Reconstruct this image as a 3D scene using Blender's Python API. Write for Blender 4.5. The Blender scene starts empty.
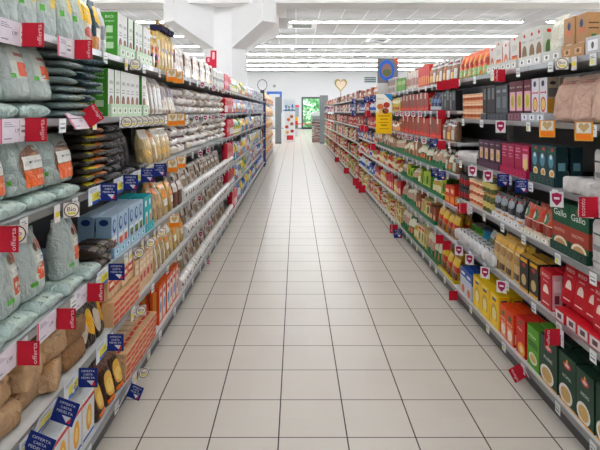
import bpy, math, random
from mathutils import Matrix, Vector
random.seed(7)
SC = bpy.context.scene
COL = SC.collection
PI = math.pi
R = random.random
H = 1.586          # lens height
F = 525.0          # focal length in pixels of the 600 px frame
VX, VY = 296.0, 111.4
LIPL, LIPR = -0.89, 1.31
ROOM_Z = 5.2
BACK_Y = 47.0

# ------------------------------------------------------------------ materials
def lin(c):
    return tuple(((v/255.0)/12.92 if v/255.0 <= 0.04045 else ((v/255.0+0.055)/1.055)**2.4) for v in c) + (1.0,)
_M = {}
def mat(c, kind='card'):
    key = (tuple(c), kind)
    if key in _M: return _M[key]
    if kind in ('card', 'paper', 'foil', 'film', 'pasta', 'lentil'):
        g_ = sum(c[:3])/3; c = tuple(max(4, min(250, (g_+(v-g_)*1.22)*(.89+.1*(g_/255)**2)-3)) for v in c[:3])
    m = bpy.data.materials.new('%s_%02x%02x%02x' % (kind, int(c[0]), int(c[1]), int(c[2])))
    m.use_nodes = True
    nt = m.node_tree; N = nt.nodes; L = nt.links
    b = N['Principled BSDF']
    b.inputs['Base Color'].default_value = lin(c)
    P = dict(card=(.45,0,0,60,.12), paper=(.85,0,0,22,1), foil=(.3,.12,.15,24,1), film=(.32,0,.35,30,.6), plastic=(.35,0,.2,10,.03),
             metal=(.38,.85,0,20,.05), paint=(.45,.0,.1,15,.03), pasta=(.4,0,.45,26,.8), lentil=(.45,0,.4,70,.6), ink=(.5,0,0,50,.05),
             wall=(.9,0,0,6,.0), cloth=(.9,0,0,80,.3))[kind]
    b.inputs['Roughness'].default_value = P[0]
    b.inputs['Metallic'].default_value = P[1]
    b.inputs['Coat Weight'].default_value = P[2]
    b.inputs['Coat Roughness'].default_value = .15; b.inputs['Specular IOR Level'].default_value = .5 if kind in ('metal', 'paint', 'plastic') else .28
    tc = N.new('ShaderNodeTexCoord')
    if kind in ('pasta', 'lentil'):
        v = N.new('ShaderNodeTexVoronoi'); v.inputs['Scale'].default_value = P[3]*(1.6 if kind == 'pasta' else 2)
        mp = N.new('ShaderNodeMapping'); mp.inputs['Scale'].default_value = (1,1,.45) if kind == 'pasta' else (1,1,1)
        L.new(tc.outputs['Object'], mp.inputs[0]); L.new(mp.outputs[0], v.inputs['Vector'])
        mx = N.new('ShaderNodeMix'); mx.data_type = 'RGBA'
        mx.inputs[6].default_value = lin(c)
        mx.inputs[7].default_value = lin([min(255, k*f) for k, f in zip(c, (.68,.6,.5))])
        sp = N.new('ShaderNodeSeparateColor'); L.new(v.outputs['Color'], sp.inputs[0]); L.new(sp.outputs[0], mx.inputs[0])
        L.new(mx.outputs[2], b.inputs['Base Color'])
        src = v.outputs['Distance']
    else:
        n = N.new('ShaderNodeTexNoise'); n.inputs['Scale'].default_value = P[3]
        n.inputs['Detail'].default_value = 6; n.inputs['Distortion'].default_value = .6 if kind in ('foil','paper','film') else 0
        L.new(tc.outputs['Object'], n.inputs['Vector'])
        src = n.outputs['Fac']
        mx = N.new('ShaderNodeMix'); mx.data_type = 'RGBA'
        q_ = .012 if kind == 'wall' else .06
        mx.inputs[6].default_value = lin([k*(1-q_) for k in c]); mx.inputs[7].default_value = lin([min(255, k*(1+q_)) for k in c])
        L.new(src, mx.inputs[0]); L.new(mx.outputs[2], b.inputs['Base Color'])
    bp = N.new('ShaderNodeBump'); bp.inputs['Strength'].default_value = P[4]; bp.inputs['Distance'].default_value = .03 if kind in ('foil','paper','film') else .006
    L.new(src, bp.inputs['Height']); L.new(bp.outputs[0], b.inputs['Normal'])
    _M[key] = m
    return m

def emit(c, s):
    key = ('emit', c, s)
    if key in _M: return _M[key]
    m = bpy.data.materials.new('lamp_tube'); m.use_nodes = True
    b = m.node_tree.nodes['Principled BSDF']
    b.inputs['Base Color'].default_value = (1,1,1,1)
    b.inputs['Emission Color'].default_value = lin(c)
    b.inputs['Emission Strength'].default_value = s
    _M[key] = m
    return m

def floor_mat():
    m = bpy.data.materials.new('floor_tiles'); m.use_nodes = True
    nt = m.node_tree; N = nt.nodes; L = nt.links; b = N['Principled BSDF']
    tc = N.new('ShaderNodeTexCoord'); sp = N.new('ShaderNodeSeparateXYZ'); L.new(tc.outputs['Object'], sp.inputs[0])
    T = 1/3.0
    def math_(op, a, bb=None):
        n = N.new('ShaderNodeMath'); n.operation = op
        for i, v in enumerate((a, bb)):
            if v is None: continue
            if isinstance(v, (int, float)): n.inputs[i].default_value = v
            else: L.new(v, n.inputs[i])
        return n.outputs[0]
    outs, cells = [], []
    for k, off in ((0, -.0843), (1, 2.554)):
        t = math_('DIVIDE', math_('SUBTRACT', sp.outputs[k], off-.5*T - 60*T), T)
        fr = math_('FRACT', t); cells.append(math_('FLOOR', t))
        outs.append(math_('LESS_THAN', math_('ABSOLUTE', math_('SUBTRACT', fr, .5)), (.0034 if k == 0 else .003)/T))
    g = math_('MAXIMUM', outs[0], outs[1])
    cb = N.new('ShaderNodeCombineXYZ'); L.new(cells[0], cb.inputs[0]); L.new(cells[1], cb.inputs[1])
    wn = N.new('ShaderNodeTexWhiteNoise'); L.new(cb.outputs[0], wn.inputs['Vector'])
    ns = N.new('ShaderNodeTexNoise'); ns.inputs['Scale'].default_value = 3.5; ns.inputs['Detail'].default_value = 5; L.new(tc.outputs['Object'], ns.inputs['Vector'])
    fac = math_('ADD', math_('MULTIPLY', wn.outputs['Value'], .35), math_('MULTIPLY', ns.outputs['Fac'], .65))
    mx = N.new('ShaderNodeMix'); mx.data_type = 'RGBA'; mx.inputs[6].default_value = lin((199,191,180)); mx.inputs[7].default_value = lin((206,198,187)); L.new(fac, mx.inputs[0])
    m2 = N.new('ShaderNodeMix'); m2.data_type = 'RGBA'; L.new(g, m2.inputs[0]); L.new(mx.outputs[2], m2.inputs[6]); m2.inputs[7].default_value = lin((62,55,48))
    L.new(m2.outputs[2], b.inputs['Base Color'])
    rr = math_('ADD', math_('MULTIPLY', g, .4), .3)
    L.new(rr, b.inputs['Roughness'])
    b.inputs['Specular IOR Level'].default_value = .5
    bp = N.new('ShaderNodeBump'); bp.inputs['Strength'].default_value = .4; bp.inputs['Distance'].default_value = .002; bp.invert = True
    L.new(g, bp.inputs['Height']); L.new(bp.outputs[0], b.inputs['Normal'])
    return m

def ceiling_mat():
    m = bpy.data.materials.new('ceiling_panels'); m.use_nodes = True
    nt = m.node_tree; N = nt.nodes; L = nt.links; b = N['Principled BSDF']
    tc = N.new('ShaderNodeTexCoord')
    br = N.new('ShaderNodeTexBrick'); br.offset = 0; br.inputs['Scale'].default_value = 1
    br.inputs['Brick Width'].default_value = .87; br.inputs['Row Height'].default_value = 400
    br.inputs['Mortar Size'].default_value = .018; br.inputs['Mortar Smooth'].default_value = .05
    br.inputs['Color1'].default_value = lin((176,178,180)); br.inputs['Color2'].default_value = lin((172,174,176)); br.inputs['Mortar'].default_value = lin((226,226,226))
    L.new(tc.outputs['Object'], br.inputs['Vector']); L.new(br.outputs['Color'], b.inputs['Base Color'])
    b.inputs['Roughness'].default_value = .8
    return m

def glass_mat():
    m = bpy.data.materials.new('clear_glass'); m.use_nodes = True
    nt = m.node_tree; N = nt.nodes; L = nt.links; b = N['Principled BSDF']
    b.inputs['Base Color'].default_value = (.9,1,.96,1); b.inputs['Roughness'].default_value = .02
    b.inputs['Transmission Weight'].default_value = 1; b.inputs['IOR'].default_value = 1.05
    return m

# ------------------------------------------------------------------ text
_T = {}
def text_geo(s):
    if s in _T: return _T[s]
    cu = bpy.data.curves.new('writing', 'FONT'); cu.body = s; cu.size = 1; cu.resolution_u = 2
    cu.align_x = 'CENTER'; cu.align_y = 'CENTER'; cu.space_line = .85
    o = bpy.data.objects.new('writing', cu); COL.objects.link(o)
    me = bpy.data.meshes.new_from_object(o.evaluated_get(bpy.context.evaluated_depsgraph_get()))
    vs = [(v.co.x, v.co.y) for v in me.vertices]; fs = [tuple(p.vertices) for p in me.polygons]
    bpy.data.objects.remove(o); bpy.data.curves.remove(cu); bpy.data.meshes.remove(me)
    x0, x1 = min(v[0] for v in vs), max(v[0] for v in vs); y0, y1 = min(v[1] for v in vs), max(v[1] for v in vs)
    vs = [((v[0]-x0)/(x1-x0)-.5, (v[1]-y0)/(y1-y0)-.5) for v in vs]
    _T[s] = (vs, fs, (x1-x0)/(y1-y0))
    return _T[s]

# ------------------------------------------------------------------ mesh builder
class MB:
    def __init__(s): s.v = []; s.f = []; s.m = []; s.mats = []; s.sm = []
    def mi(s, m):
        if m not in s.mats: s.mats.append(m)
        return s.mats.index(m)
    def quadlist(s, vs, fs, m, smooth=False):
        b = len(s.v); k = s.mi(m); s.v += [tuple(v) for v in vs]
        for f in fs: s.f.append(tuple(b+i for i in f)); s.m.append(k); s.sm.append(smooth)
    def box(s, x0, y0, z0, x1, y1, z1, m, bev=0, T=None):
        if bev:
            # chamfered along all vertical and horizontal edges by stacking inset rings
            e = bev; rings = []
            for z, i in ((z0, e), (z0+e, 0), (z1-e, 0), (z1, e)):
                rings.append([(x0+i+e*(i == 0)*.0, y0+i, z), (x1-i, y0+i, z), (x1-i, y1-i, z), (x0+i, y1-i, z)])
            vs = [p for r in rings for p in r]; fs = [(3,2,1,0), (12,13,14,15)]
            for r in range(3):
                for k in range(4):
                    a = r*4+k; c = r*4+(k+1) % 4; fs.append((a, c, c+4, a+4))
        else:
            vs = [(x0,y0,z0),(x1,y0,z0),(x1,y1,z0),(x0,y1,z0),(x0,y0,z1),(x1,y0,z1),(x1,y1,z1),(x0,y1,z1)]
            fs = [(3,2,1,0),(4,5,6,7),(0,1,5,4),(1,2,6,5),(2,3,7,6),(3,0,4,7)]
        if T: vs = [T @ Vector(v) for v in vs]
        s.quadlist(vs, fs, m); return s
    def lathe(s, prof, m, n=16, c=(0,0), a0=0, cap=True):
        vs = []; fs = []
        for r, z in prof:
            for k in range(n):
                a = a0+2*PI*k/n; vs.append((c[0]+r*math.cos(a), c[1]+r*math.sin(a), z))
        for i in range(len(prof)-1):
            for k in range(n):
                fs.append((i*n+k, i*n+(k+1) % n, (i+1)*n+(k+1) % n, (i+1)*n+k))
        if cap: fs.append(tuple(range(n-1, -1, -1))); fs.append(tuple((len(prof)-1)*n+k for k in range(n)))
        s.quadlist(vs, fs, m, True); return s
    def tube(s, pts, r, m, n=8, closed=False):
        vs = []; fs = []; P = [Vector(p) for p in pts]; L = len(P)
        for i, p in enumerate(P):
            a = P[(i-1) % L] if closed or i else p; b = P[(i+1) % L] if closed or i < L-1 else p
            d = (b-a).normalized(); u = d.cross(Vector((.3,.2,1)) if abs(d.z) < .9 else Vector((1,.1,0))).normalized(); w = d.cross(u)
            for k in range(n): t = 2*PI*k/n; vs.append(p+u*r*math.cos(t)+w*r*math.sin(t))
        for i in range(L if closed else L-1):
            j = (i+1) % L
            for k in range(n): fs.append((i*n+k, i*n+(k+1) % n, j*n+(k+1) % n, j*n+k))
        if not closed: fs += [tuple(range(n-1,-1,-1)), tuple((L-1)*n+k for k in range(n))]
        s.quadlist(vs, fs, m, True); return s
    # a print of some shape laid on a surface S(u, v) -> (point, normal)
    def decal(s, S, shape, m, off=.0006, n=1):
        k = shape[0]
        P = lambda u, v, e=off: (lambda r: tuple(Vector(r[0])+Vector(r[1])*e))(S(u, v))
        if k == 'rect':
            _, u0, v0, u1, v1 = shape
            vs = [P(u0+(u1-u0)*i/n, v0+(v1-v0)*j/n) for j in range(n+1) for i in range(n+1)]
            fs = [(j*(n+1)+i, j*(n+1)+i+1, (j+1)*(n+1)+i+1, (j+1)*(n+1)+i) for j in range(n) for i in range(n)]
            s.quadlist(vs, fs, m)
        elif k == 'ell':
            _, u, v, ru, rv = shape; q = 16; rg = 1 if n == 1 else 3
            vs = [P(u, v)]; fs = []
            for r in range(1, rg+1):
                for a in range(q): vs.append(P(u+ru*r/rg*math.cos(2*PI*a/q), v+rv*r/rg*math.sin(2*PI*a/q)))
            for a in range(q): fs.append((0, 1+a, 1+(a+1) % q))
            for r in range(rg-1):
                for a in range(q): fs.append((1+r*q+a, 1+(r+1)*q+a, 1+(r+1)*q+(a+1) % q, 1+r*q+(a+1) % q))
            s.quadlist(vs, fs, m)
        elif k == 'poly':
            s.quadlist([P(u, v) for u, v in shape[1]], [tuple(range(len(shape[1])))], m)
        elif k == 'text':
            _, u, v, wu, hv, st = shape[:6]; rot = shape[6] if len(shape) > 6 else 0
            tv, tf, asp = text_geo(st)
            if rot: vs = [P(u-y*wu, v+x*hv, off*1.8) for x, y in tv]
            else: vs = [P(u+x*wu, v+y*hv, off*1.8) for x, y in tv]
            s.quadlist(vs, tf, m)
        return s
    def mesh(s, name):
        me = bpy.data.meshes.new(name); me.from_pydata(s.v, [], s.f)
        for m in s.mats: me.materials.append(m)
        me.polygons.foreach_set('material_index', s.m); me.polygons.foreach_set('use_smooth', s.sm)
        me.update(); return me

def link(name, me, parent=None, loc=None, rot=None, rz=None):
    o = bpy.data.objects.new(name, me); COL.objects.link(o)
    if parent: o.parent = parent
    if loc: o.location = loc
    if rot is not None: o.rotation_euler = rot
    if rz is not None: o.rotation_euler = (0, 0, rz)
    return o
def tag(o, label, cat, group=None):
    o['label'] = label; o['category'] = cat
    if group: o['group'] = group
    return o
def struct(name, mb, loc=None):
    o = link(name, mb.mesh(name), None, loc); o['kind'] = 'structure'; return o
def empty(name, loc, rz=0):
    o = bpy.data.objects.new(name, None); o.empty_display_size = .05; COL.objects.link(o); o.location = loc; o.rotation_euler = (0,0,rz); return o

ORD = 'zeroth first second third fourth fifth sixth seventh eighth ninth tenth eleventh twelfth'.split()
def ordn(n):
    if n < len(ORD): return ORD[n]
    return '%d%s' % (n, 'th' if 10 < n % 100 < 14 else {1:'st',2:'nd',3:'rd'}.get(n % 10, 'th'))

# ------------------------------------------------------------------ package shapes
def flat_S(w, h, d, face):
    if face == 'F': return lambda u, v: ((-w/2+u*w, -d/2, v*h), (0,-1,0))
    if face == 'L': return lambda u, v: ((-w/2, d/2-u*d, v*h), (-1,0,0))
    if face == 'R': return lambda u, v: ((w/2, -d/2+u*d, v*h), (1,0,0))
    if face == 'T': return lambda u, v: ((-w/2+u*w, -d/2+v*d, h), (0,0,1))
    if face == 'D': return lambda u, v: ((-w/2+u*w, d/2-v*d, 0), (0,0,-1))

def lerp_prof(P, v):
    for (a, x), (b, y) in zip(P, P[1:]):
        if v <= b: t = (v-a)/(b-a); t = t*t*(3-2*t) if False else t; return x+(y-x)*t
    return P[-1][1]
BAGP = dict(
    stand=([(0,.92),(.12,.97),(.5,1),(.86,.99),(1,1)], [(0,.8),(.08,1),(.55,.95),(.78,.62),(.9,.12),(1,.05)]),
    pillow=([(0,1),(.1,.98),(.5,.94),(.9,.98),(1,1)], [(0,.04),(.07,.12),(.2,.72),(.5,1),(.8,.72),(.93,.12),(1,.04)]),
    sachet=([(0,.96),(.06,1),(.94,1),(1,.96)], [(0,.3),(.05,.62),(.18,.95),(.5,1),(.82,.95),(.95,.6),(1,.3)]),
    brick=([(0,.94),(.04,1),(.94,1),(1,.93)], [(0,.9),(.05,1),(.93,1),(1,.88)]),
    gather=([(0,.9),(.1,1),(.6,.97),(.78,.6),(.84,.34),(.9,.4),(1,.62)], [(0,.85),(.1,1),(.6,.9),(.78,.4),(.84,.22),(.9,.2),(1,.3)]),
    tall=([(0,.9),(.06,1),(.8,1),(.9,.8),(1,1)], [(0,.8),(.06,1),(.8,.9),(.9,.2),(1,.08)]))
def bag_S(w, h, d, kind, seed, amp=.05):
    A, B = BAGP[kind]; rr = random.Random(seed); ph = [rr.random()*6.28 for _ in range(8)]
    pw = .35 if kind == 'brick' else .62
    def pt(t, v):
        c, s_ = math.cos(t), math.sin(t)
        a, b = lerp_prof(A, v), lerp_prof(B, v)
        x = w/2*a*math.copysign(abs(c)**pw, c); y = -d/2*b*math.copysign(abs(s_)**pw, s_)
        rg = lambda q: 1-2*abs(math.sin(q))
        nz = amp*(rg(2.3*t+ph[0]+3*v)*.6+rg(5*v+ph[1]+1.7*t)*.7+rg(8*v+ph[2]-2.4*t)*.45+math.sin(23*v+9*t+ph[3])*.3)
        y *= 1-max(0, nz)*1.4; x *= 1-max(0, nz)*.3
        z = v*h*(1-.02*abs(math.sin(3*t+ph[4]))*(v > .9))
        return Vector((x, y, z))
    def S(u, v):
        t = PI*(1-u)
        t = min(max(t, .02), PI-.02)
        p = pt(t, v); e = .03
        du = pt(t-e, v)-pt(t+e, v); dv = pt(t, min(1, v+e))-pt(t, max(0, v-e))
        n = du.cross(dv)
        if n.length < 1e-9: n = Vector((0,-1,0))
        n.normalize()
        return (p, n)
    return pt, S

class Design:
    def __init__(s, name, cat, desc, kind, dims, base, mk, dec, parts=None, nv=3, front=None):
        s.name, s.cat, s.desc, s.kind, s.dims, s.base, s.mk, s.dec, s.parts, s.nv = name, cat, desc, kind, dims, base, mk, dec, parts or [], nv
        s.cache = {}
    def get(s, var):
        var %= s.nv
        if var in s.cache: return s.cache[var]
        mb = MB(); w, h, d = s.dims; m = mat(s.base, s.mk); dm = lambda c: c if not isinstance(c, tuple) else mat(c, 'ink')
        kids = []
        if s.kind == 'box':
            mb.box(-w/2, -d/2, 0, w/2, d/2, h, m, bev=min(.0018, w*.02))
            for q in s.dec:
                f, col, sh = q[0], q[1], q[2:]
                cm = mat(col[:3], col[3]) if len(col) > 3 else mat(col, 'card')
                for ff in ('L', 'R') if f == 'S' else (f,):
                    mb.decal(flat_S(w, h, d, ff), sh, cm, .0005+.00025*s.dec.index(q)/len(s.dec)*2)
        elif s.kind in BAGP:
            pt, S = bag_S(w, h, d, s.kind, hash_(s.name+s.desc)+var, .1 if s.mk == 'paper' else (.085 if s.kind != 'brick' else .05))
            nu, nv = (28, 22) if s.nv > 2 else (20, 14); vs = []; fs = []
            for j in range(nv+1):
                for i in range(nu): vs.append(pt(2*PI*i/nu+.0001, j/nv))
            for j in range(nv):
                for i in range(nu): fs.append((j*nu+(i+1) % nu, j*nu+i, (j+1)*nu+i, (j+1)*nu+(i+1) % nu))
            fs.append(tuple(range(nu))); fs.append(tuple(nv*nu+i for i in range(nu-1,-1,-1)))
            mb.quadlist(vs, fs, m, True)
            for i, q in enumerate(s.dec):
                f, col, sh = q[0], q[1], q[2:]
                cm = mat(col[:3], col[3]) if len(col) > 3 else mat(col, 'film')
                mb.decal(S, sh, cm, .0016+.0005*i, 6)
        elif s.kind == 'lathe':
            prof = s.parts[0]; mb.lathe([(r*w/2, z*h) for r, z in prof], m, 20)
            def S(u, v):
                a = -PI+u*PI
                r = lerp_prof([(z, rr) for rr, z in prof], v)*w/2
                return ((r*math.cos(a), r*math.sin(a), v*h), (math.cos(a), math.sin(a), 0))
            for i, q in enumerate(s.dec):
                f, col, sh = q[0], q[1], q[2:]
                if sh[0] == 'band':
                    mb.lathe([(lerp_prof([(z, rr) for rr, z in prof], sh[1])*w/2+.0008+.0004*i, sh[1]*h), (lerp_prof([(z, rr) for rr, z in prof], sh[2])*w/2+.0008+.0004*i, sh[2]*h)], mat(col, 'card'), 20, cap=False)
                else: mb.decal(S, sh, mat(col, 'card'), .0016+.0004*i, 6)
            for (pn, pc, pm, pp) in s.parts[1:]:
                kb = MB(); kb.lathe([(r*w/2, z*h) for r, z in pp], mat(pc, pm), 20); kids.append((pn, kb.mesh(pn)))
        if s.kind in ('stand', 'pillow', 'gather', 'tall') and s.parts:
            for (pn, pc, pm, z0, z1, ww, dd) in s.parts:
                kb = MB(); kb.box(-w/2*ww, -d/2*dd, h*z0, w/2*ww, d/2*dd, h*z1, mat(pc, pm), bev=.0008); kids.append((pn, kb.mesh(pn)))
        s.cache[var] = (mb.mesh(s.name), kids)
        return s.cache[var]

def hash_(t):
    v = 7
    for ch in t: v = (v*31+ord(ch)) & 0xffffff
    return v
D = {}
def DS(key, *a, **k): D[key] = Design(*a, **k)

# ------------------------------------------------------------------ the goods: one design per kind of package
W_ = (238,238,236)
def rc(c, u0, v0, u1, v1, f='F'): return (f, c, 'rect', u0, v0, u1, v1)
def el(c, u, v, ru, rv, f='F'): return (f, c, 'ell', u, v, ru, rv)
def tx(c, u, v, wu, hv, st, f='F', rot=0): return (f, c, 'text', u, v, wu, hv, st, rot)
# --- left aisle side, near
PALE = (190,200,197)
DS('flourbag', 'flour_bag', 'flour bag', 'pale grey-green flour bag with yellow patch', 'stand', (.15,.26,.085), PALE, 'foil',
   [rc((196,206,198), .12,.3,.9,.92), rc((240,206,40), .5,.42,.88,.78), rc((96,178,66), .2,.34,.36,.43), tx((236,240,236), .45,.86,.5,.05,'FARINA'), tx((200,150,30), .69,.58,.3,.06,'BIO')], [('top_seal', (150,170,164), 'foil', .985, 1.03, .97, .06)])
DS('orangebag', 'muesli_bag', 'muesli bag', 'pale grey-green bag with orange label', 'stand', (.19,.235,.085), PALE, 'foil',
   [rc((212,218,208), .5,.2,.9,.78), rc((226,98,40), .52,.22,.86,.46), rc((240,240,236), .52,.48,.86,.6), tx((250,225,200), .69,.36,.15,.06,'BIO'), tx((90,100,96), .69,.55,.26,.04,'CEREALI'),
    el((196,110,92), .66,.74,.06,.09), el((96,70,50), .55,.72,.035,.07), rc((96,178,66), .4,.16,.5,.22)], [('top_seal', (150,170,164), 'foil', .985, 1.03, .97, .06)])
DS('orangebag2', 'muesli_bag', 'muesli bag', 'narrow grey-green bag with orange label', 'stand', (.15,.215,.08), PALE, 'foil', [rc((212,218,208), .4,.3,.92,.86), rc((226,98,40), .5,.34,.88,.56), tx((250,225,200), .69,.45,.15,.05,'BIO'), rc((96,178,66), .34,.3,.46,.37), rc((160,90,80), .5,.66,.85,.72)], [('top_seal', (150,170,164), 'foil', .985, 1.03, .97, .06)])
DS('breadbag', 'bread_mix_bag', 'bread mix bag', 'wide grey-green bag with orange label and round loaf', 'stand', (.235,.19,.07), (172,184,180), 'foil',
   [el((124,82,52), .62,.45,.2,.4), el((170,128,84), .6,.43,.13,.28), rc((228,110,40), .46,.08,.82,.38), rc((238,238,232), .46,.4,.78,.64), tx((70,70,70), .62,.53,.24,.035,'FARRO'), tx((255,225,190), .63,.24,.16,.06,'BIO'), rc((96,178,66), .12,.2,.2,.28)], [('top_seal', (150,170,164), 'foil', .985, 1.03, .97, .06)])
DS('palepack', 'flour_pack', 'flour pack', 'flat pale mint flour pack', 'sachet', (.15,.19,.055), (192,210,204), 'foil', [rc((212,226,216), .15,.3,.85,.7), tx((110,130,124), .5,.5,.5,.05,'BIO')])
DS('tealpack', 'seed_pouch', 'seed pouch', 'flat dark teal foil pouch', 'sachet', (.17,.2,.033), (50,78,88), 'foil', [rc((160,176,174), .1,.05,.9,.25), rc((226,120,50), .3,.35,.7,.55)])
DS('greypack', 'seed_pouch', 'seed pouch', 'flat grey foil pouch with yellow corner', 'sachet', (.17,.2,.033), (134,150,148), 'foil', [rc((240,206,40), .6,.02,.9,.3), rc((200,206,202), .1,.4,.9,.8)])
DS('greenbox', 'porridge_box', 'cereal box', 'green-sided white cereal box with brown oval', 'box', (.078,.235,.085), W_, 'card',
   [rc((78,148,58), 0,0,1,1,'S'), rc((78,148,58), 0,0,1,.03), el((128,90,62), .5,.3,.3,.15), el((168,128,92), .5,.31,.2,.09), tx((80,80,80), .5,.72,.5,.07,'avena'), rc((170,170,168), .2,.5,.8,.52), rc((170,170,168), .25,.56,.75,.58),
    rc((78,148,58), 0,0,1,1,'T'), tx((220,240,214), .5,.9,.5,.06,'BIO','S'), rc((200,226,190), .3,.55,.7,.7,'S'), tx((220,240,214), .5,.8,.6,.035,'AVENA','S'), rc((200,226,190), .25,.2,.75,.34,'S'), rc((150,200,140), .3,.42,.7,.47,'S')])
DS('yellowcook', 'biscuit_bag', 'biscuit bag', 'white biscuit bag with yellow round cap', 'stand', (.075,.235,.08), (232,226,214), 'film', [el((242,198,44), .5,.68,.42,.22), el((206,120,110), .4,.32,.2,.1), el((206,80,90), .65,.25,.15,.08)])
DS('tealcook', 'biscuit_bag', 'biscuit bag', 'dark teal biscuit bag with yellow moon', 'stand', (.075,.24,.08), (40,72,84), 'film', [el((246,206,60), .62,.7,.32,.2), rc((232,226,214), .35,.02,.98,.45), rc((206,146,80), .02,.02,.5,.28)])
DS('silverbag', 'rice_bag', 'rice bag', 'slim silver white bag', 'stand', (.06,.22,.07), (206,206,208), 'film', [rc((150,150,154), .2,.3,.8,.6)])
DS('colorpasta', 'pasta_bag', 'pasta bag', 'clear bag of red, yellow and black pasta bows', 'gather', (.11,.26,.08), (226,178,74), 'pasta',
   [el((40,38,60), .3,.3,.12,.07), el((200,60,60), .55,.22,.12,.06), el((240,200,60), .7,.42,.12,.07), el((40,38,60), .6,.55,.1,.06), el((214,96,60), .35,.5,.1,.06), el((245,225,150), .25,.62,.1,.05), el((40,38,60), .25,.12,.1,.05), el((206,120,140), .5,.36,.09,.05)], [('ribbon', (235,235,232), 'film', .8, .86, .5, .4)])
DS('ribbonpasta', 'pasta_gift_bag', 'pasta bag', 'tall yellow pasta bag with with navy ribbon', 'gather', (.1,.35,.08), (238,214,140), 'pasta',
   [rc((250,248,236), .05,.03,.24,.6), el((60,60,110), .55,.42,.1,.04), rc((240,190,60), .42,.45,.8,.66), rc((250,248,240), .7,.03,.9,.5)], [('ribbon', (38,36,64), 'cloth', .79, .9, .72, 1.05)])
DS('spagbag', 'spaghetti_bag', 'pasta bag', 'tall clear bag of white rice noodles', 'tall', (.095,.25,.075), (224,218,206), 'pasta', [rc((246,246,246), .3,.02,.55,.98), rc((190,180,170), .7,.2,.8,.8)])
DS('spagdark', 'spaghetti_bag', 'pasta bag', 'tall clear noodle bag with violet band', 'tall', (.095,.24,.075), (206,192,176), 'pasta', [rc((120,104,120), .3,.4,.85,.95), rc((244,240,230), .1,.1,.4,.5)])
DS('lentil', 'lentil_bag', 'lentil bag', 'upright white and brown lentil bag', 'brick', (.115,.225,.07), (236,231,226), 'film',
   [rc((128,92,70), .1,.42,.36,.86), rc((204,190,176), .42,.3,.9,.9), tx((90,80,80), .66,.7,.4,.06,'LENTICCHIE'), rc((166,140,120), .5,.36,.85,.55)])
DS('lentilflat', 'lentil_bag', 'lentil bag', 'flat white lentil bag', 'sachet', (.12,.17,.068), (246,243,240), 'film', [rc((176,156,138), .1,.25,.9,.6), rc((120,90,76), .2,.02,.45,.2), rc((150,130,120), .6,.08,.85,.2)])
DS('lentilflat2', 'bean_bag', 'bean bag', 'flat ivory bean bag', 'sachet', (.12,.18,.07), (222,212,196), 'film', [rc((166,140,116), .1,.1,.9,.5), rc((236,232,226), .3,.02,.7,.3)])
DS('lentilflat3', 'lentil_bag', 'lentil bag', 'flat white bag with purple mark', 'sachet', (.12,.16,.066), (246,243,242), 'film', [rc((150,60,96), .3,.06,.6,.22), rc((170,150,140), .1,.4,.9,.8)])
DS('lentilroll', 'lentil_bag', 'lentil bag', 'white rolled bag end in the shelf edge row', 'sachet', (.085,.1,.075), (240,238,235), 'film', [rc((120,116,118), .25,.4,.4,.62), rc((140,130,128), .55,.3,.75,.5)])
DS('chickpea', 'chickpea_bag', 'chickpea bag', 'leaning clear chickpea bag with grey label', 'stand', (.13,.22,.07), (196,182,160), 'lentil', [rc((226,222,218), .1,.55,.9,.97), rc((120,110,106), .3,.68,.7,.78), rc((216,170,60), .3,.1,.6,.24), rc((104,78,64), .62,.1,.95,.5)])
DS('darkpack', 'dark_pasta_pack', 'pasta pack', 'glossy black film pack', 'sachet', (.11,.2,.04), (34,33,36), 'foil', [rc((150,150,152), .2,.04,.8,.12), rc((76,74,80), .1,.3,.9,.5)])
DS('darkstripe', 'dark_pasta_pack', 'pasta pack', 'black pack with orange end stripe', 'sachet', (.13,.2,.034), (46,38,38), 'foil', [rc((226,140,80), .1,.02,.9,.12), rc((230,220,210), .5,.14,.95,.22)])
DS('darkyellow', 'dark_pasta_pack', 'pasta pack', 'black pack with lemon end stripe', 'sachet', (.13,.2,.034), (50,46,44), 'foil', [rc((222,214,60), .35,.02,.95,.14)])
DS('blackbag', 'dark_pasta_bag', 'pasta bag', 'upright shiny black bag', 'stand', (.085,.23,.075), (40,40,44), 'foil', [rc((110,112,118), .2,.65,.7,.9), rc((66,66,72), .1,.2,.9,.5)])
DS('conchiglie', 'pasta_shell_bag', 'pasta bag', 'clear bag of pale pasta shells', 'stand', (.13,.23,.085), (234,214,166), 'pasta', [rc((244,238,226), .1,.72,.9,.98), el((226,190,120), .4,.3,.16,.12)])
DS('pastaorange', 'pasta_shell_bag', 'pasta bag', 'clear pasta bag with orange label', 'stand', (.13,.235,.085), (228,204,140), 'pasta', [rc((242,158,34), .3,.5,.9,.76), rc((250,248,242), .35,.28,.9,.48), rc((244,170,60), .1,.82,.9,.96)])
DS('pastawhite', 'pasta_shell_bag', 'pasta bag', 'clear pasta bag with white triangle label', 'stand', (.12,.22,.085), (222,200,150), 'pasta', [rc((246,244,240), .5,.1,.75,.9), rc((240,150,40), .35,.7,.55,.95)])
DS('lentilred', 'lentil_bag', 'lentil bag', 'clear bag of dark red lentils', 'stand', (.11,.2,.07), (120,72,56), 'lentil', [rc((220,214,206), .2,.6,.8,.95)])
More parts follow.
